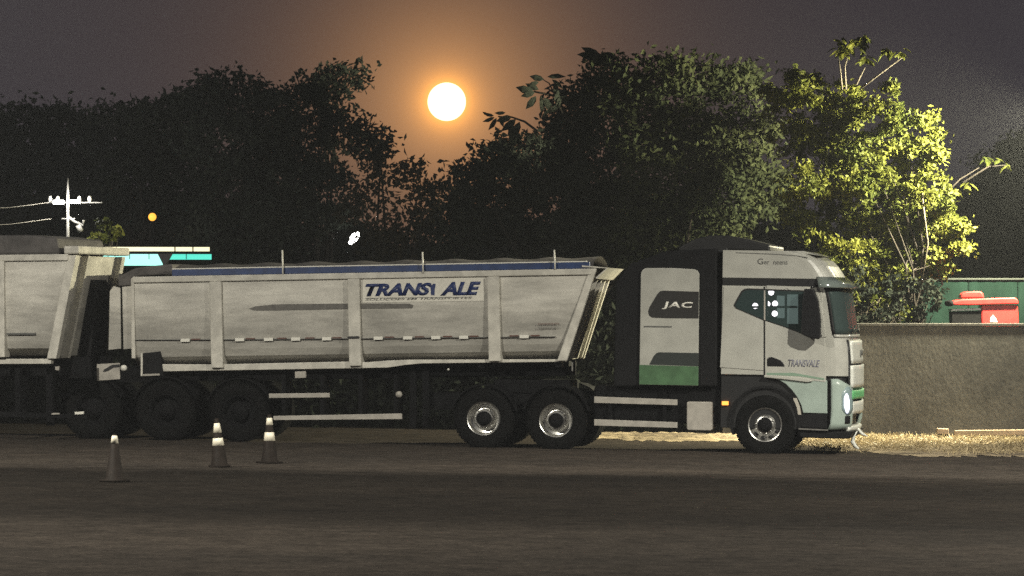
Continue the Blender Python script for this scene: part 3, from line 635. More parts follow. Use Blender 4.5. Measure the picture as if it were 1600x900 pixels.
MB().lathe([(0.0,-0.02),(0.018,-0.015),(0.02,0.03)], (rp(699,577.5)[0], 0.10, rp(699,577.5)[1]), 8).build('marker_lamp', WHITE, tr1)
MB().prism(P([(892,566),(894,566),(894,580),(892,580)]), 0.1, 0.14).build('hose_end', DULL, tr1)
for px in (640, 660): MB().prism(P([(px,575),(px+10,575),(px+10,668),(px,668)], 0.25), 0.25, 0.36).build('landing_leg', CHASSIS, tr1)

# second trailer, cut by the left edge of the photograph
R2 = Frame(75, 65.6, 14.0, -0.4)
rq = lambda px, py, w=0.0: R2.p(px, py, w)
z2t, z2b = rq(90, 399)[1], rq(75, 556)[1]
(xm0, zm0), (xm1, zm1) = rq(77, 556), rq(108, 397)
front2 = lambda z: xm0+(xm1-xm0)*(z-zm0)/(zm1-zm0)
tr2, prof2 = tipper(R2, 'tipper_trailer', 'grey white tipper trailer with a ribbed sloping nose, cut by the frame edge', 'trailer', xm0-6.0, z2t, z2b, front2, None, zfold=rq(60, 520)[1])
Q = lambda pts, w=0.0: R2.poly(pts, w)
MB().box(xm0-6.0, front2(z2t), -0.045, 0.05, z2t-0.09, z2t+0.02).build('top_rail', BODY2, tr2, bevel=0.012)
MB().box(xm0-6.0, xm0+0.02, 0.02, 0.16, z2b-0.14, z2b-0.05).build('sill_beam', BODY2, tr2, bevel=0.01)
for xx in (xm0-0.92, xm0-3.0, xm0-5.0): MB().box(xx, xx+0.12, -0.07, 0.2, z2b-0.02, z2t-0.09).build('side_rib', BODY2, tr2, bevel=0.012)
MB().box(xm0-0.78, xm0-0.25, -0.004, 0.03, z2b+0.37, z2b+0.40).build('scuff_strip', GREYTXT, tr2)
for y in (0.0, 0.62, 2.34):
    MB().prism([(front2(z2b-0.05)-0.03, z2b-0.05), (front2(z2b)+0.13, z2b-0.05), (front2(z2t)+0.14, z2t), (front2(z2t)-0.02, z2t)], y-0.02, y+(0.16 if y in (0.0, 2.34) else 0.07)).build('nose_rib', BODY2, tr2, bevel=0.012)
MB().box(front2(z2t)-0.08, front2(z2t)+0.20, -0.05, 2.55, z2t+0.02, z2t+0.16).build('nose_beam', BODY2, tr2, bevel=0.03)
MB().prism([(front2(z2b)+0.14, z2b-0.08), (front2(z2b)+0.30, z2b-0.02), (front2(z2t)+0.02, z2t-0.6), (front2(z2t)-0.12, z2t-0.3)], 1.25, 2.05).build('hoist_cylinder_cover', DARKBOX, tr2, bevel=0.02)
MB().prism([(front2(z2t)-0.2, z2t+0.01),(front2(z2t)-0.25, z2t+0.30),(front2(z2t)-0.7, z2t+0.36),(front2(z2t)-5.8, z2t+0.40),(front2(z2t)-5.8, z2t+0.01)], 0.1, 2.4).build('tarpaulin', TARP, tr2, bevel=0.05)
for y in (0.70, 1.72): MB().box(xm0-5.9, xm0+0.5, y, y+0.08, z2b-0.40, z2b-0.03).build('chassis_beam', CHASSIS, tr2)
MB().box(xm0-0.2, xm0-0.08, 0.35, 0.47, 0.25, z2b-0.05).build('landing_leg', CHASSIS, tr2)
for dx in (-3.8, -5.05):
    x = xm0+dx; w_ = R2.M @ Vector((x, 0.3, 0)); zc = 0.525+(ground_z(w_.x)-w_.z)
    for y, fl in ((0.03, False), (0.37, False), (2.13, True), (2.47, True)): wheel(tr2, x, zc, y, 'dark_rim', False, fl)
    MB().tube([(x, 0.25, zc), (x, 2.25, zc)], 0.08, 8).build('axle', CHASSIS, tr2)
    MB().box(x-0.08, x+0.08, 0.72, 0.80, zc, z2b-0.39).build('suspension_arm', CHASSIS, tr2)
MB().prism(Q([(116,643.5),(130,643),(130,647),(116,647.5)]), 0.02, 0.05).build('white_reflector', WHITE, tr2)
MB().prism(Q([(80,645.5),(92,645),(92,647.5),(80,648)]), 0.02, 0.05).build('white_reflector', RAIL, tr2)
MB().prism(Q([(-60,640),(134,649),(134,654),(-60,650)]), 0.055, 0.09).build('side_guard_rail', CHASSIS, tr2)
MB().prism(Q([(20,575),(28,575),(28,650),(20,650)]), 0.095, 0.6).build('guard_bracket', CHASSIS, tr2)
MB().prism(Q([(86,573),(93,572),(92,579),(87,578)]), -0.01, 0.03).build('marker_lamp', RAIL, tr2)

# ------------------------------------------------------------------ traffic cones
CONE = M_('cone_dark_plastic', (0.018,0.013,0.010), 0.7, spec=0.12, var=0.4, scale=10)
CONEW = M_('cone_white_sleeve', (0.86,0.80,0.64), 0.45, var=0.10, scale=12)
def cone(px, py, h, bands, label, lean=0.0):
    p = on_ground(px, py); root = thing('traffic_cone', label, 'traffic cone', p, (0, lean, random.Random(px).uniform(0, 1)), 'traffic cones in front of the trailer')
    r0, r1 = 0.125, 0.030
    rr = lambda u: r0+(r1-r0)*u
    z = lambda u: 0.035+(h-0.035)*u
    MB().box(-0.15, 0.15, -0.15, 0.15, 0.001, 0.034).build('base', CONE, root, bevel=0.012)
    MB().lathe([(rr(0)+0.015,0.034),(rr(0.02),z(0.02)),(rr(1),z(1)),(rr(1)-0.008,z(1)+0.004),(rr(1)-0.012,z(0.9))], (0,0,0), 24, 'z').build('body', CONE, root)
    for a, b in bands:
        MB().lathe([(rr(a)+0.001,z(a)-0.001),(rr(a)+0.004,z(a)),(rr(b)+0.004,z(b)),(rr(b)+0.001,z(b)+0.001)], (0,0,0), 24, 'z').build('band', CONEW, root)
    return root
cone(179, 753, 0.64, [(0.80, 0.97)], 'dark traffic cone with only its tip white, the one nearest the camera')
cone(343, 730, 0.72, [(0.42, 0.58), (0.70, 0.90)], 'dark traffic cone with two white bands, leaning, middle of the three', -0.06)
cone(421, 724, 0.74, [(0.44, 0.62), (0.78, 0.93)], 'dark traffic cone with two white bands below the trailer guard rail end')

# ------------------------------------------------------------------ red machine, planks by the wall
REDP = M_('red_plastic', (0.52,0.035,0.03), 0.4, var=0.3, scale=5, coat=0.3)
q = world_at(1535, 503, 75.0); rm = thing('red_machine', 'red machine with a rounded cap and side box standing behind the wall', 'machine', (q.x, q.y, ground_z(q.x)))
def RQ(pts): return [((a-1535)/FPX*75.0, CAMZ+(HZ-b)/FPX*75.0-ground_z(q.x)) for a, b in pts]
MB().prism(RQ([(1486,477),(1484,473),(1488,470),(1500,467.5),(1560,465.5),(1582,465),(1587,468),(1588,475.5),(1560,476),(1510,477.5)]), -0.35, 0.35).build('hood', REDP, rm, bevel=0.03, seg=3)
MB().prism(RQ([(1498,466),(1501,459),(1508,455.5),(1530,455),(1534,458),(1536,466)]), -0.22, 0.22).build('cap', REDP, rm, bevel=0.03, seg=3)
MB().prism(RQ([(1531,477),(1587,476.5),(1589,500),(1588,560),(1533,560),(1530,495)]), -0.30, 0.30).build('side_box', REDP, rm, bevel=0.03)
MB().prism(RQ([(1544,503),(1545,496),(1549,492),(1552,496),(1556,503)]), -0.31, -0.295).build('badge', WHITE, rm)
MB().prism(RQ([(1484,483),(1530,481.5),(1530,484.5),(1484,486)]), -0.30, 0.30).build('crossbar', DULL, rm)
MB().prism(RQ([(1485,486.5),(1530,485.5),(1530,600),(1490,600)]), -0.28, 0.28).build('engine_block', CHASSIS, rm)
for px in (1494, 1576): MB().prism(RQ([(px,560),(px+7,560),(px+7,681.5),(px,681.5)]), -0.25, 0.25).build('leg', CHASSIS, rm)
MB().lathe([(0.0,-0.4),(0.05,-0.4),(0.06,-0.3),(0.06,0.3)], ((1483-1535)/FPX*75.0, 0, CAMZ+(HZ-474)/FPX*75.0-ground_z(q.x)), 12).build('exhaust_pipe', CHASSIS, rm)
PLANK = M_('pale_timber', (0.50,0.38,0.26), 0.8, var=0.35, scale=6, stretch=(0.2,1,1), bump=0.2)
def plank(px0, px1, py0, py1, D, label, tilt):
    a = world_at((px0+px1)/2, (py0+py1)/2, D); L = (px1-px0)/FPX*D; h = (py1-py0)/FPX*D
    o = MB().box(-L/2, L/2, -0.06, 0.06, -h/2, h/2).build('timber_plank', PLANK, bevel=0.012)
    o.location = a; o.rotation_euler = (0, math.radians(tilt), 0); o.location.z = ground_z(a.x)+0.10+h/2
    b = MB().box(-L/2+0.02, -L/2+0.10, -0.05, 0.05, -h/2-0.12, -h/2-0.001).box(L/2-0.10, L/2-0.02, -0.05, 0.05, -h/2-0.12, -h/2-0.001).build('support_block', CHASSIS, o)
    return tag(o, label, 'plank')
plank(1464, 1482, 675, 684, 73.3, 'short pale timber offcut lying at the foot of the wall', 2)
plank(1491, 1665, 674, 682.5, 73.3, 'long pale timber plank raised along the foot of the wall', -0.6)

# ------------------------------------------------------------------ vegetation
def leaf_mesh(name, C, L, Wd, rng, droop=0.0):
    n = len(C); d = rng.normal(size=(n,3)); d[:,2] -= droop; d /= np.linalg.norm(d, axis=1)[:,None]
    a = rng.normal(size=(n,3)); a -= (a*d).sum(1)[:,None]*d; a /= np.linalg.norm(a, axis=1)[:,None]
    nn = np.cross(d, a); L = np.broadcast_to(L, n)[:,None]; Wd = np.broadcast_to(Wd, n)[:,None]
    v = np.empty((n,4,3)); v[:,0] = C-d*L/2; v[:,2] = C+d*L/2+nn*L*-0.08; v[:,1] = C+a*Wd/2+nn*Wd*0.18; v[:,3] = C-a*Wd/2+nn*Wd*0.18
    idx = np.arange(n)*4; tri = np.stack([idx, idx+1, idx+2, idx, idx+2, idx+3], 1).reshape(-1)
    m = bpy.data.meshes.new(name); m.vertices.add(n*4); m.vertices.foreach_set('co', v.reshape(-1).astype(np.float32))
    m.loops.add(n*6); m.loops.foreach_set('vertex_index', tri.astype(np.int32)); m.polygons.add(n*2)
    m.polygons.foreach_set('loop_start', np.arange(0, n*6, 3, dtype=np.int32)); m.polygons.foreach_set('loop_total', np.full(n*2, 3, dtype=np.int32))
    m.update(calc_edges=True); return m
def cloud(blobs, dens, rng, shell=0.5, clump=0.35, perclump=28):
    """clumped leaf centres inside ellipsoids (x,y,z,rx,ry,rz)"""
    out = []; cl = []
    for x, y, z, rx, ry, rz in blobs:
        vol = rx*ry*rz; n = max(5, int(dens*vol**0.8))
        d = rng.normal(size=(n,3)); d /= np.linalg.norm(d, axis=1)[:,None]
        r = rng.uniform(shell, 1.0, n)**0.6
        c = np.array([x,y,z])+d*r[:,None]*np.array([rx,ry,rz]); cl.append(c)
        k = rng.integers(int(perclump*0.5), int(perclump*1.6), n)
        rad = rng.uniform(0.5, 1.3, n)*clump
        cc = np.repeat(c, k, 0)+rng.normal(size=(k.sum(),3))*np.repeat(rad, k)[:,None]*np.array([0.55,0.55,0.38])
        out.append(cc)
    return np.concatenate(out), np.concatenate(cl)
BARK = M_('bark', (0.045,0.036,0.028), 0.9, var=0.45, scale=5, bump=0.6, stretch=(1,1,0.25))
PALEBARK = M_('pale_bark', (0.13,0.11,0.08), 0.85, var=0.4, scale=6, bump=0.4, stretch=(1,1,0.25))
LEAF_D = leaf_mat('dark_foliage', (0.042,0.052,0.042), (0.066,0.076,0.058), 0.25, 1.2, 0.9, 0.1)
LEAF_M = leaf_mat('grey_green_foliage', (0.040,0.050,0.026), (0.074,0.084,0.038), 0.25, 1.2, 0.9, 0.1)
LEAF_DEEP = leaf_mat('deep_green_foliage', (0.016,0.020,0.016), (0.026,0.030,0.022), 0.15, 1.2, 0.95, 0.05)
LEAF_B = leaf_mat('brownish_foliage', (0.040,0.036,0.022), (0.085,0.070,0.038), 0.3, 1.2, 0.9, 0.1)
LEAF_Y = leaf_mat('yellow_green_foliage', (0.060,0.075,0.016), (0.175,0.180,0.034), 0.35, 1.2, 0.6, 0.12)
def px_blob(px, py, rpx, D, rng, ry=None, dy=0.6, flat=0.85):
    y = D+rng.uniform(-dy, dy); p = world_at(px, py, y); r = rpx/FPX*y
    return (p.x, p.y, p.z, r, ry if ry else r, r*flat)
def limbs(root, base, crown_pts, rng, r0, mat, n_limb=9, fork=0.4):
    """a trunk that splits into limbs reaching clump centres"""
    top = crown_pts.mean(0); base = np.array(base); H = top[2]-base[2]
    k1 = base+np.array([rng.uniform(-.15,.15), rng.uniform(-.15,.15), H*fork]); 
    t = MB(); t.tube([base-[0,0,0.2], base+[0.03,0,0.25*H*fork], (base+k1)/2+rng.normal(size=3)*0.06, k1], [r0*1.35, r0, r0*0.85, r0*0.75], 10)
    t.build('trunk', mat, root)
    sel = crown_pts[rng.permutation(len(crown_pts))[:n_limb]]
    for c in sel:
        mid = k1*0.5+c*0.5+rng.normal(size=3)*0.22+np.array([0,0,-0.15]); b = MB()
        b.tube([k1-[0,0,0.1], k1*0.78+c*0.22+rng.normal(size=3)*0.05, mid, c*0.8+mid*0.2, c], [r0*0.5, r0*0.4, r0*0.27, r0*0.15, r0*0.05], 6)
        tip = c
        for _ in range(3):
            e = crown_pts[np.argsort(((crown_pts-mid)**2).sum(1))[rng.integers(1, 8)]]
            b.tube([mid, (mid+e)/2+rng.normal(size=3)*0.08, e], [r0*0.2, r0*0.12, r0*0.03], 5)
        b.build('branch', mat, root)
def tree(name, label, base_px, D, pxblobs, seed, mat=None, bark=None, dens=95, L=0.17, Wd=0.085, r0=0.13, group='trees behind the wall', clump=0.34, perclump=30, flat=0.85, dy=0.7, n_limb=9, shell=0.45, droop=0.3, cat='tree'):
    rng = np.random.default_rng(seed)
    bx_ = (base_px-800)/FPX*D; base = (bx_, CAMY+D, ground_z(bx_))
    root = thing(name, label, cat, base, group=group)
    bl = [px_blob(a, b, r, D, rng, dy=dy, flat=flat) for a, b, r in pxblobs]
    C, cl = cloud(bl, dens, rng, shell, clump, perclump)
    off = np.array(base); C = C-off; cl = cl-off
    me = leaf_mesh('crown', C, rng.uniform(0.6, 1.25, len(C))*L, rng.uniform(0.7, 1.2, len(C))*Wd, rng, droop)
    cr = link('crown', me, mat or LEAF_D, root); cr['kind'] = 'stuff'
    limbs(root, (0,0,0), cl, rng, r0, bark or BARK, n_limb)
    return root, C, cl

tree('broadleaf_tree', 'low dark tree at the left frame edge behind the utility pole', 60, 88, [(-30,230,70),(40,210,55),(110,215,60),(60,290,75),(-20,320,70),(130,300,70),(60,370,60)], 21, dens=120)
tree('broadleaf_tree', 'dark tree between the utility pole and the orange lamp', 215, 84, [(180,205,52),(240,195,50),(285,180,48),(210,270,60),(290,270,70),(250,340,60),(170,340,50),(320,350,60)], 22, dens=115)
tree('broadleaf_tree', 'dark round-topped tree to the right of the orange lamp', 360, 82, [(335,150,48),(385,165,45),(425,180,45),(350,220,60),(420,250,60),(370,310,70),(440,340,60),(330,380,50)], 23, dens=115)
tree('broadleaf_tree', 'dark tree with a bulging top to the left of the moon', 500, 83, [(500,135,38),(540,125,30),(470,165,42),(530,205,36),(480,240,55),(560,215,32),(585,225,26),(505,310,60),(460,360,50)], 24, dens=105)
tree('broadleaf_tree', 'thin brownish tree with gaps directly below the moon', 610, 80.5, [(600,265,34),(640,285,26),(570,320,36),(625,340,40),(590,380,40),(665,300,20),(650,262,14)], 25, LEAF_B, dens=70, perclump=24)
tr_big, Cb, clb = tree('broadleaf_tree', 'large dark tree to the right of the moon with big leaves on its edge', 880, 82, [(730,285,40),(780,250,42),(820,245,45),(880,220,50),(760,330,60),(850,320,75),(900,170,40),(930,140,40),(930,260,70),(900,370,60),(700,360,55),(960,340,70)], 26, dens=120)
tree('broadleaf_tree', 'tall dark tree rising above the cab behind the air deflector', 1060, 80, [(985,130,42),(1040,120,44),(1095,125,42),(1150,140,42),(1000,200,60),(1080,210,65),(1160,220,55),(1040,290,70),(1120,310,70),(1190,300,50),(1010,370,60),(1110,390,50),(945,100,16),(1175,110,14)], 27, LEAF_M, dens=120)
tree('broadleaf_tree', 'dark tree at the right frame edge above the green fence', 1570, 96, [(1600,270,60),(1560,300,50),(1640,260,70),(1530,330,45),(1580,370,60),(1510,390,45),(1640,370,60),(1550,255,22)], 28, dens=110, L=0.2)
# large single leaves of the big tree in front of the glowing sky
lm = MB(); lm.add([(0,0,0),(0.10,0.075,-0.015),(0.24,0.085,-0.03),(0.40,0,-0.09),(0.24,-0.085,-0.03),(0.10,-0.075,-0.015),(0.12,0,0.012),(0.26,0,-0.012)], [(0,1,6),(1,2,7,6),(2,3,7),(3,4,7),(4,5,6,7),(5,0,6)])
BIGLEAF = lm.mesh('leaf'); BIGLEAF.materials.append(LEAF_D)
rb_ = Vector(tr_big.location)
def bigleaf(px, py, ang, s, D=80.8):
    o = link('leaf', BIGLEAF, None, tr_big); o.location = world_at(px, py, D)-rb_
    o.rotation_euler = (math.radians(random.Random(px*7).uniform(40, 75)), math.radians(-ang), 0); o.scale = (s, s, s)
for a in [(834,143,170,1.0),(836,144,200,.8),(838,150,235,.9),(842,140,160,.8),(846,150,280,1.0),(850,152,300,.9),(842,128,200,.6),(850,124,170,.8),(855,120,10,1.0),(862,124,330,.8),(866,130,290,.8),(872,140,270,.9),(876,150,260,.8),(858,170,240,.7),(873,165,215,.7),
          (772,181,175,.6),(773,183,210,.7),(776,184,245,.8),(780,183,300,.6),(790,176,190,.6),(800,182,200,.9),(806,186,225,1.0),(812,190,250,1.0),(800,192,270,1.0),(795,190,290,.8),(786,204,200,.5),(764,180,160,.4),
          (938,86,165,1.1),(944,88,185,1.2),(936,90,20,.9),(950,92,200,1.0),(925,84,190,.8),(948,98,350,.9)]:
    bigleaf(*a)
for pts in ([(905,200),(880,180),(868,150),(858,130),(848,124)], [(868,150),(850,146),(834,143)], [(840,205),(820,190),(800,183),(778,182)], [(985,130),(960,105),(945,90),(930,85)]):
    MB().tube([world_at(a, b, 80.9)-rb_ for a, b in pts], [0.03-0.005*i for i in range(len(pts))], 5).build('branch', BARK, tr_big)

# the lit tree beside the cab
LB = [(1225,165,34),(1255,150,28),(1290,160,34),(1320,150,28),(1352,165,26),(1385,165,26),(1410,185,24),(1435,195,18),(1330,200,36),(1380,215,36),(1420,235,36),(1290,215,36),(1240,220,40),(1350,260,38),(1400,285,40),(1440,290,32),(1462,320,28),(1310,285,40),(1255,285,40),(1370,325,38),(1420,335,36),(1335,350,34),(1280,345,34),(1460,365,30),(1485,365,24),(1400,385,34),(1495,395,16),(1350,395,28),(1480,285,16),(1330,410,30),(1380,425,26),(1425,420,24),(1240,330,30),(1300,390,26),(1470,400,22),(1440,350,30),(1425,400,28),(1490,352,18),(1452,425,18),(1400,350,30),(1370,285,34),(1445,250,24),(1310,240,34),(1345,300,34),(1455,340,26),(1480,330,20),(1300,320,34),(1452,182,9),(1468,240,11),(1500,355,13),(1506,385,10),(1462,212,8),(1395,140,9),(1270,125,12),(1240,118,9),(1205,140,14),(1440,405,26),(1412,432,20),(1468,428,15),(1395,405,26)]
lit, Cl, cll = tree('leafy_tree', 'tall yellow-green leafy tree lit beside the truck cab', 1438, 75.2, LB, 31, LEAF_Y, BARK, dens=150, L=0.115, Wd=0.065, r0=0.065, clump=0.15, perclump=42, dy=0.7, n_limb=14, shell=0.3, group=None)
lo_ = Vector(lit.location); rng = np.random.default_rng(77)
sp = MB(); sp.add([(0,0,0),(0.07,0.055,-0.01),(0.15,0.06,-0.02),(0.25,0,-0.06),(0.15,-0.06,-0.02),(0.07,-0.055,-0.01),(0.08,0,0.01),(0.16,0,-0.008)], [(0,1,6),(1,2,7,6),(2,3,7),(3,4,7),(4,5,6,7),(5,0,6)])
LITLEAF = sp.mesh('leaf'); LITLEAF.materials.append(LEAF_Y)
pick = Cl[rng.permutation(len(Cl))]; wx = pick[:,0]+lo_.x; pick = pick[(pick[:,1] < 0.25)][:230]
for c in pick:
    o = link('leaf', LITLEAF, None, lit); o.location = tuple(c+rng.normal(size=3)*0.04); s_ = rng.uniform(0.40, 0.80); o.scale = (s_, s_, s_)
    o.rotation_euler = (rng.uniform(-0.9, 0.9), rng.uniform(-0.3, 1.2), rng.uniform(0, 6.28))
# thin upper shoots that carry leaf umbrellas
def shoot(pts, heads, D=74.4, bark=None):
    MB().tube([world_at(a, b, D)-lo_ for a, b in pts], [0.022, 0.016, 0.010][:len(pts)], 5).build('branch', bark or PALEBARK, lit)
    for a, b, r, n in heads:
        n = int(n*1.7)
        for k in range(n):
            o = link('leaf', LITLEAF, None, lit); an = 2*math.pi*k/n
            o.location = world_at(a+rng.normal()*r*0.35, b+rng.normal()*r*0.2, D+rng.normal()*0.1)-lo_; s_ = rng.uniform(0.6, 1.1); o.scale = (s_, s_, s_)
            o.rotation_euler = (rng.uniform(-0.4, 0.4), rng.uniform(0.1, 0.7), an)
shoot([(1322,140),(1320,105),(1328,75)], [(1330,68,28,16),(1345,62,22,10),(1318,76,22,8),(1352,88,10,4)])
shoot([(1316,140),(1313,110),(1310,92)], [(1312,78,14,5)])
shoot([(1345,138),(1380,112),(1410,90)], [(1386,78,16,9),(1408,82,14,6)])
shoot([(1338,132),(1345,118),(1352,105)], [(1352,92,10,4)])
shoot([(1480,300),(1500,280),(1530,262)], [(1495,295,12,4),(1512,285,10,3),(1540,247,12,3)], 76.8, BARK)
shoot([(1505,285),(1545,260),(1572,258)], [(1572,256,8,3),(1555,248,10,2)], 76.9, BARK)
shoot([(1440,300),(1450,380),(1440,445)], [])
# undergrowth between the cab and the wall
tree('shrub', 'straggly pale-stemmed shrub directly behind the cab windscreen', 1330, 74.8, [(1290,400,26),(1330,430,28),(1365,430,22),(1385,470,22),(1350,475,26),(1270,375,22),(1400,440,18),(1415,490,18)], 33, LEAF_Y, PALEBARK, dens=90, L=0.12, Wd=0.06, r0=0.05, clump=0.2, perclump=14, n_limb=12, group=None, cat='shrub')
tree('shrub', 'dark dense shrub filling the gap between the cab and the green fence', 1390, 74.5, [(1345,440,26),(1375,455,26),(1410,450,24),(1440,455,22),(1462,470,14),(1390,490,24),(1350,490,24),(1430,490,20)], 35, LEAF_DEEP, BARK, dens=110, L=0.13, Wd=0.07, r0=0.05, clump=0.16, perclump=24, n_limb=8, dy=0.25, group=None, cat='shrub')
tree('shrub', 'small pale shrub lit beside the utility pole', 165, 78.0, [(165,352,9),(158,366,9),(172,366,7),(150,372,6),(185,360,6)], 34, LEAF_Y, PALEBARK, dens=110, L=0.16, Wd=0.1, r0=0.03, clump=0.12, perclump=10, n_limb=6, group=None, cat='shrub')
# far wood closing the horizon
rng = np.random.default_rng(5)
wb = [(x+rng.uniform(-1,1), 75+rng.uniform(-4,6), 2.4+rng.uniform(-0.3,0.8), 2.2, 2.0, 3.0+rng.uniform(-0.5,0.6)) for x in np.arange(-30, 31, 2.6)]
C, cl = cloud(wb, 36, rng, 0.5, 0.6, 40)
fw = link('far_wood', leaf_mesh('far_wood', C, rng.uniform(0.25, 0.5, len(C)), rng.uniform(0.15, 0.3, len(C)), rng), LEAF_D); fw['kind'] = 'stuff'; tag(fw, 'far dark wood closing the horizon behind the trees', 'wood')
rng = np.random.default_rng(6)
hb = [(x, 9.6+rng.uniform(-0.3,0.5), 1.2+rng.uniform(-0.1,0.3), 1.0, 0.8, 1.3) for x in np.arange(-13, 4.2, 1.1)]
C, cl = cloud(hb, 90, rng, 0.5, 0.35, 34)
hd_ = link('undergrowth', leaf_mesh('undergrowth', C, rng.uniform(0.12, 0.25, len(C)), rng.uniform(0.06, 0.12, len(C)), rng), LEAF_DEEP); hd_['kind'] = 'stuff'; tag(hd_, 'dark undergrowth behind the trailers below the trees', 'undergrowth')
# dry grass and litter on the dirt verge
rng = np.random.default_rng(9); n = 9000; gx = rng.uniform(4.6, 12, n); gy = -1.2+rng.beta(1.8, 1.0, n)*8.8; cx_ = rng.uniform(5.5, 12, 60); cy_ = rng.uniform(-1, 7, 60); kk = rng.integers(0, 60, n//2); gx[:n//2] = cx_[kk]+rng.normal(size=n//2)*0.35; gy[:n//2] = cy_[kk]+rng.normal(size=n//2)*0.3; gy = np.minimum(gy, 7.6)
gz = np.array([ground_z(x) for x in gx])+0.05+rng.uniform(0, 0.03, n)
dg_ = link('dry_grass', leaf_mesh('dry_grass', np.stack([gx, gy, gz], 1), rng.uniform(0.06, 0.22, n), rng.uniform(0.006, 0.022, n), rng, 0.0), leaf_mat('straw', (0.26,0.20,0.11), (0.60,0.49,0.29), 0.2, 3.0)); dg_['kind'] = 'stuff'
tag(dg_, 'dry straw and litter scattered over the dirt verge', 'dry grass')

# ------------------------------------------------------------------ far lit things on the left
STEEL = M_('galvanised_pole', (0.34,0.33,0.31), 0.5, var=0.2, scale=6)
LAMPW = M_('lit_white_lamp', (0.9,0.9,0.9), 0.3, emit=(1.0,0.98,0.92), estr=14.0)
LAMPF = M_('lit_floodlight', (0.9,0.9,0.9), 0.3, emit=(1.0,0.95,1.0), estr=40.0)
LAMPO = M_('lit_sodium_lamp', (0.9,0.5,0.1), 0.3, emit=(1.0,0.42,0.05), estr=1.7)
PD = 78.6
p = world_at(106, 316, PD); pole = thing('utility_pole', 'white utility pole with cross arms and a bright lamp above the trailers', 'utility pole', (p.x, p.y, ground_z(p.x)))
S = PD/FPX; Z = lambda py: CAMZ+(HZ-py)*S-ground_z(p.x); X = lambda px: (px-106)*S
MB().tube([(0,0,-0.3),(0,0,Z(305)),(0,0,Z(278))], [0.045,0.032,0.014], 10).build('pole_shaft', STEEL, pole)
MB().box(X(74), X(160), -0.03, 0.03, Z(317.5), Z(315.5)).build('cross_arm', STEEL, pole, bevel=0.01)
MB().box(X(96), X(118), -0.03, 0.03, Z(342.5), Z(341)).build('cross_arm', STEEL, pole, bevel=0.01)
for px in (78, 90, 124, 140):
    MB().lathe([(0.0,0.12),(0.03,0.11),(0.045,0.05),(0.03,0.0)], (X(px), 0, Z(315)), 10, 'z').build('insulator', WHITE, pole)
MB().box(X(84), X(101), -0.12, -0.06, Z(319), Z(313)).build('lamp_head', LAMPW, pole, bevel=0.01)
MB().box(X(110), X(126), -0.12, -0.06, Z(318), Z(312.5)).build('lamp_head', LAMPW, pole, bevel=0.01)
MB().tube([(0,0,Z(338)),(X(116),0,Z(346)),(X(130),0,Z(352)),(X(131),0,Z(344))], 0.03, 6).build('stay_brace', STEEL, pole)
MB().tube([(X(122),0,Z(352)),(X(127),0,Z(362))], 0.06, 6).build('junction_box', STEEL, pole)
for k, (y0, y1) in enumerate(((316, 352), (342, 362))):
    MB().tube([(X(80), 0, Z(y0)), (X(20), -0.4, Z(y0+9)), (X(-60), -0.9, Z(y0+14)), (X(-200), -2, Z(y0+10)), (X(-420), -4, Z(y0-12))], 0.007, 4).build('wire', RAIL, pole)
pl = bpy.data.lights.new('pole_lamp_light', 'POINT'); pl.energy = 80; pl.color = (1.0,0.97,0.88); pl.shadow_soft_size = 0.1
plo = bpy.data.objects.new('pole_lamp_light', pl); COL.objects.link(plo); plo.parent = pole; plo.location = (0.1, -0.5, Z(319))
def post_lamp(px, py, D, r, mat, label, ell=(1,1,1), tilt=0.0):
    p = world_at(px, py, D); root = thing('post_lamp', label, 'lamp', (p.x, p.y, ground_z(p.x))); h = p.z-ground_z(p.x)
    MB().tube([(0.0,0.12,-0.2),(0.0,0.12,h-0.05),(0,0.05,h+0.02)], [0.05,0.04,0.03], 8).build('post', CHASSIS, root)
    g = MB().lathe([(0.0,r)]+[(r*math.sin(a), r*math.cos(a)) for a in [math.pi*i/12 for i in range(1, 12)]]+[(0.0,-r)], (0,0,0), 16, 'z').build('lamp_globe', mat, root)
    g.location = (0,0,h); g.scale = ell; g.rotation_euler = (0, tilt, 0)
    return root
post_lamp(238, 339, 80.5, 0.085, LAMPO, 'small orange street lamp glowing among the dark trees')
post_lamp(553, 372, 82.2, 0.16, LAMPW, 'small white lamp shining between the leaves above the trailer', (0.5,0.6,1.0), 0.7)
# roadside canopy with a backlit teal fascia
CAN_T = M_('backlit_teal_fascia', (0.1,0.5,0.42), 0.4, emit=(0.10,0.78,0.60), estr=1.1)
CAN_W = M_('backlit_white_fascia', (0.25,0.8,0.7), 0.4, emit=(0.42,0.95,0.82), estr=1.35)
CAN_Y = M_('canopy_light_strip', (0.9,0.85,0.6), 0.4, emit=(1.0,0.90,0.55), estr=1.3)
p = world_at(180, 420, 79.0); can = thing('roadside_canopy', 'roadside canopy with a backlit teal fascia and pale light strip behind the trailers', 'canopy', (p.x, p.y, ground_z(p.x)), (0, 0, math.radians(5)))
S = 79.0/FPX; Z2 = lambda py: CAMZ+(HZ-py)*S-ground_z(p.x); X2 = lambda px: (px-180)*S
MB().box(X2(60), X2(330), 0.02, 4.0, Z2(394), Z2(389)).build('roof_slab', CHASSIS, can)
MB().box(X2(60), X2(256), -0.06, 0.0, Z2(415), Z2(397)).build('fascia', CAN_W, can)
MB().box(X2(257), X2(330), -0.06, 0.0, Z2(405.5), Z2(397)).build('fascia', CAN_T, can)
for a, b in ((60,150),(152,272),(274,300),(302,327)): MB().box(X2(a), X2(b), -0.08, -0.02, Z2(392.5), Z2(386)).build('light_strip', CAN_Y, can)
MB().box(X2(60), X2(330), -0.09, -0.061, Z2(396.5), Z2(394)).build('gutter', CHASSIS, can)
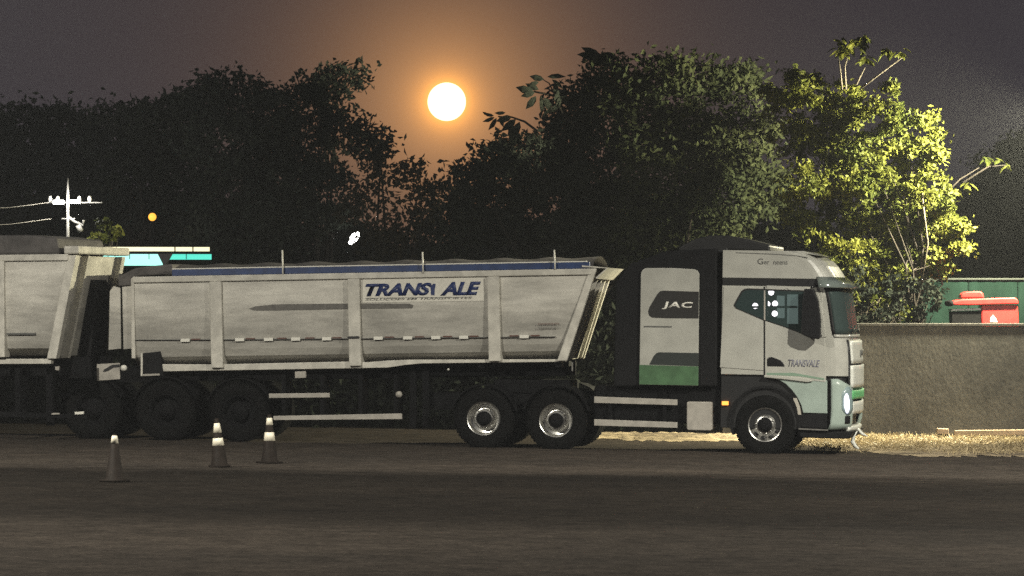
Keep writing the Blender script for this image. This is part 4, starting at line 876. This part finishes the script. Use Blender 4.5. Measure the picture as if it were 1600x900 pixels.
for px in (202, 232, 256, 290): MB().box(X2(px), X2(px+1.2), -0.075, -0.061, Z2(405), Z2(397)).build('fascia_joint', CHASSIS, can)
for px in (80, 200, 320): MB().box(X2(px)-0.06, X2(px)+0.06, 0.5, 0.62, -0.2, Z2(394)).build('column', CHASSIS, can)

# ------------------------------------------------------------------ the moon
MD = 4000.0; mr = 30.0/FPX*MD
moon = MB().lathe([(0.0,1.0)]+[(math.sin(a), math.cos(a)) for a in [math.pi*i/32 for i in range(1, 32)]]+[(0.0,-1.0)], (0,0,0), 64, 'z').build('moon', M_('moon_glow', (0.5,0.45,0.35), 0.9, emit=(1.0,0.86,0.54), estr=2.2))
moon.scale = (mr, mr, mr); moon.location = Vector((0, CAMY, CAMZ))+MOON_DIR*MD*1.003
tag(moon, 'bright full moon low in the orange sky above the trees', 'moon')

# ------------------------------------------------------------------ yard lamps standing outside the view
def yard_lamp(x, y, h, aim, power, color, label, spread=150):
    root = thing('street_lamp', label, 'street lamp', (x, y, ground_z(x)))
    d = Vector((aim[0]-x, aim[1]-y, 0)).normalized()
    MB().tube([(0,0,-0.2),(0,0,h*0.5),(0,0,h-0.1),(d.x*0.5,d.y*0.5,h+0.12),(d.x*1.4,d.y*1.4,h+0.15)], [0.11,0.08,0.06,0.045,0.04], 10).build('pole_shaft', STEEL, root)
    hd = MB().box(-0.35, 0.35, -0.16, 0.16, 0.0, 0.10).build('lamp_head', DULL, root, bevel=0.02); hd.location = (d.x*1.6, d.y*1.6, h+0.10); hd.rotation_euler = (0, 0, math.atan2(d.y, d.x))
    le = MB().box(-0.28, 0.28, -0.12, 0.12, -0.012, -0.002).build('lens', LAMPW, hd)
    l = bpy.data.lights.new('lamp_light', 'SPOT'); l.energy = power; l.color = color; l.spot_size = math.radians(spread); l.spot_blend = 0.6; l.shadow_soft_size = 0.14
    o = bpy.data.objects.new('lamp_light', l); COL.objects.link(o); o.parent = root; o.location = (d.x*1.6, d.y*1.6, h+0.02)
    tgt = Vector(aim)-Vector((x+d.x*1.6, y+d.y*1.6, h+ground_z(x))); o.rotation_euler = (-tgt).to_track_quat('Z', 'Y').to_euler()
yard_lamp(16.0, -16.0, 11.5, (15.5, -16.0, 0.0), 27000, (1.0,0.955,0.82), 'tall yard lamp standing out of view on the near side of the truck', 172)
yard_lamp(-13.0, -18.0, 11.5, (-12.5, -18.0, 0.0), 17500, (1.0,0.955,0.83), 'tall yard lamp standing out of view on the near side of the trailers', 172)
yard_lamp(12.4, 6.9, 6.3, (7.6, 8.4, 4.9), 18500, (1.0,0.93,0.64), 'yard lamp standing out of view by the wall beside the leafy tree', 150)
# floodlight rack across the yard: seen only as reflections in the cab window
fl = thing('floodlight_rack', 'floodlight rack across the yard, out of view behind the camera', 'floodlight')
pw = TF.M @ Vector((0, -0.027, 0)); nw = TF.M.to_3x3() @ Vector((0, -1, 0))
sp_ = []
for px, py in ((1180,478),(1199,475),(1211,474.5),(1210.5,490),(1205,457)):
    v_ = world_at(px, py, 180.0); sp_.append(v_-2*(v_-pw).dot(nw)*nw)
cen = sum(sp_, Vector())/len(sp_); fl.location = (cen.x, cen.y, ground_z(cen.x))
for v_ in sp_:
    g = MB().lathe([(0.0,0.14)]+[(0.14*math.sin(a), 0.14*math.cos(a)) for a in [math.pi*i/10 for i in range(1, 10)]]+[(0.0,-0.14)], (0,0,0), 14, 'z').build('lamp_globe', LAMPF, fl); g.location = v_-fl.location
for px0, px1, py0, py1 in ((1214,1226,462,497),(1230,1247,460,506)):  # added glowing panels, put in only for greenish reflections in the side window
    cs = []
    for px, py in ((px0,py0),(px1,py0),(px1,py1),(px0,py1)):
        v_ = world_at(px, py, 182.0); cs.append(v_-2*(v_-pw).dot(nw)*nw-fl.location)
    lb = MB().add(cs, [(0,1,2,3)]).build('added_glow_panel', M_('added_green_glow', (0.3,0.4,0.38), 0.5, emit=(0.62,0.85,0.78), estr=2.2), fl); s_ = lb.modifiers.new('thick', 'SOLIDIFY'); s_.thickness = 0.05
MB().tube([(0,0.4,-0.2),(0,0.4,cen.z+1.5)], 0.08, 8).build('pole_shaft', STEEL, fl)
MB().box(-1.5, 1.5, 0.3, 0.38, cen.z-0.5, cen.z-0.4).build('cross_arm', STEEL, fl)
# night haze lying over the yard
hz = MB().box(-60, 60, -75, 92, -1.5, 16.0).build('haze', None); hz['kind'] = 'stuff'
hm = bpy.data.materials.new('haze'); hm.use_nodes = True; t = hm.node_tree; t.nodes.clear()
ho = t.nodes.new('ShaderNodeOutputMaterial'); hv = t.nodes.new('ShaderNodeVolumePrincipled')
hv.inputs['Color'].default_value = (0.85,0.88,0.92,1); hv.inputs['Density'].default_value = 0.0006; hv.inputs['Anisotropy'].default_value = 0.2
t.links.new(hv.outputs[0], ho.inputs['Volume']); hz.data.materials.append(hm)
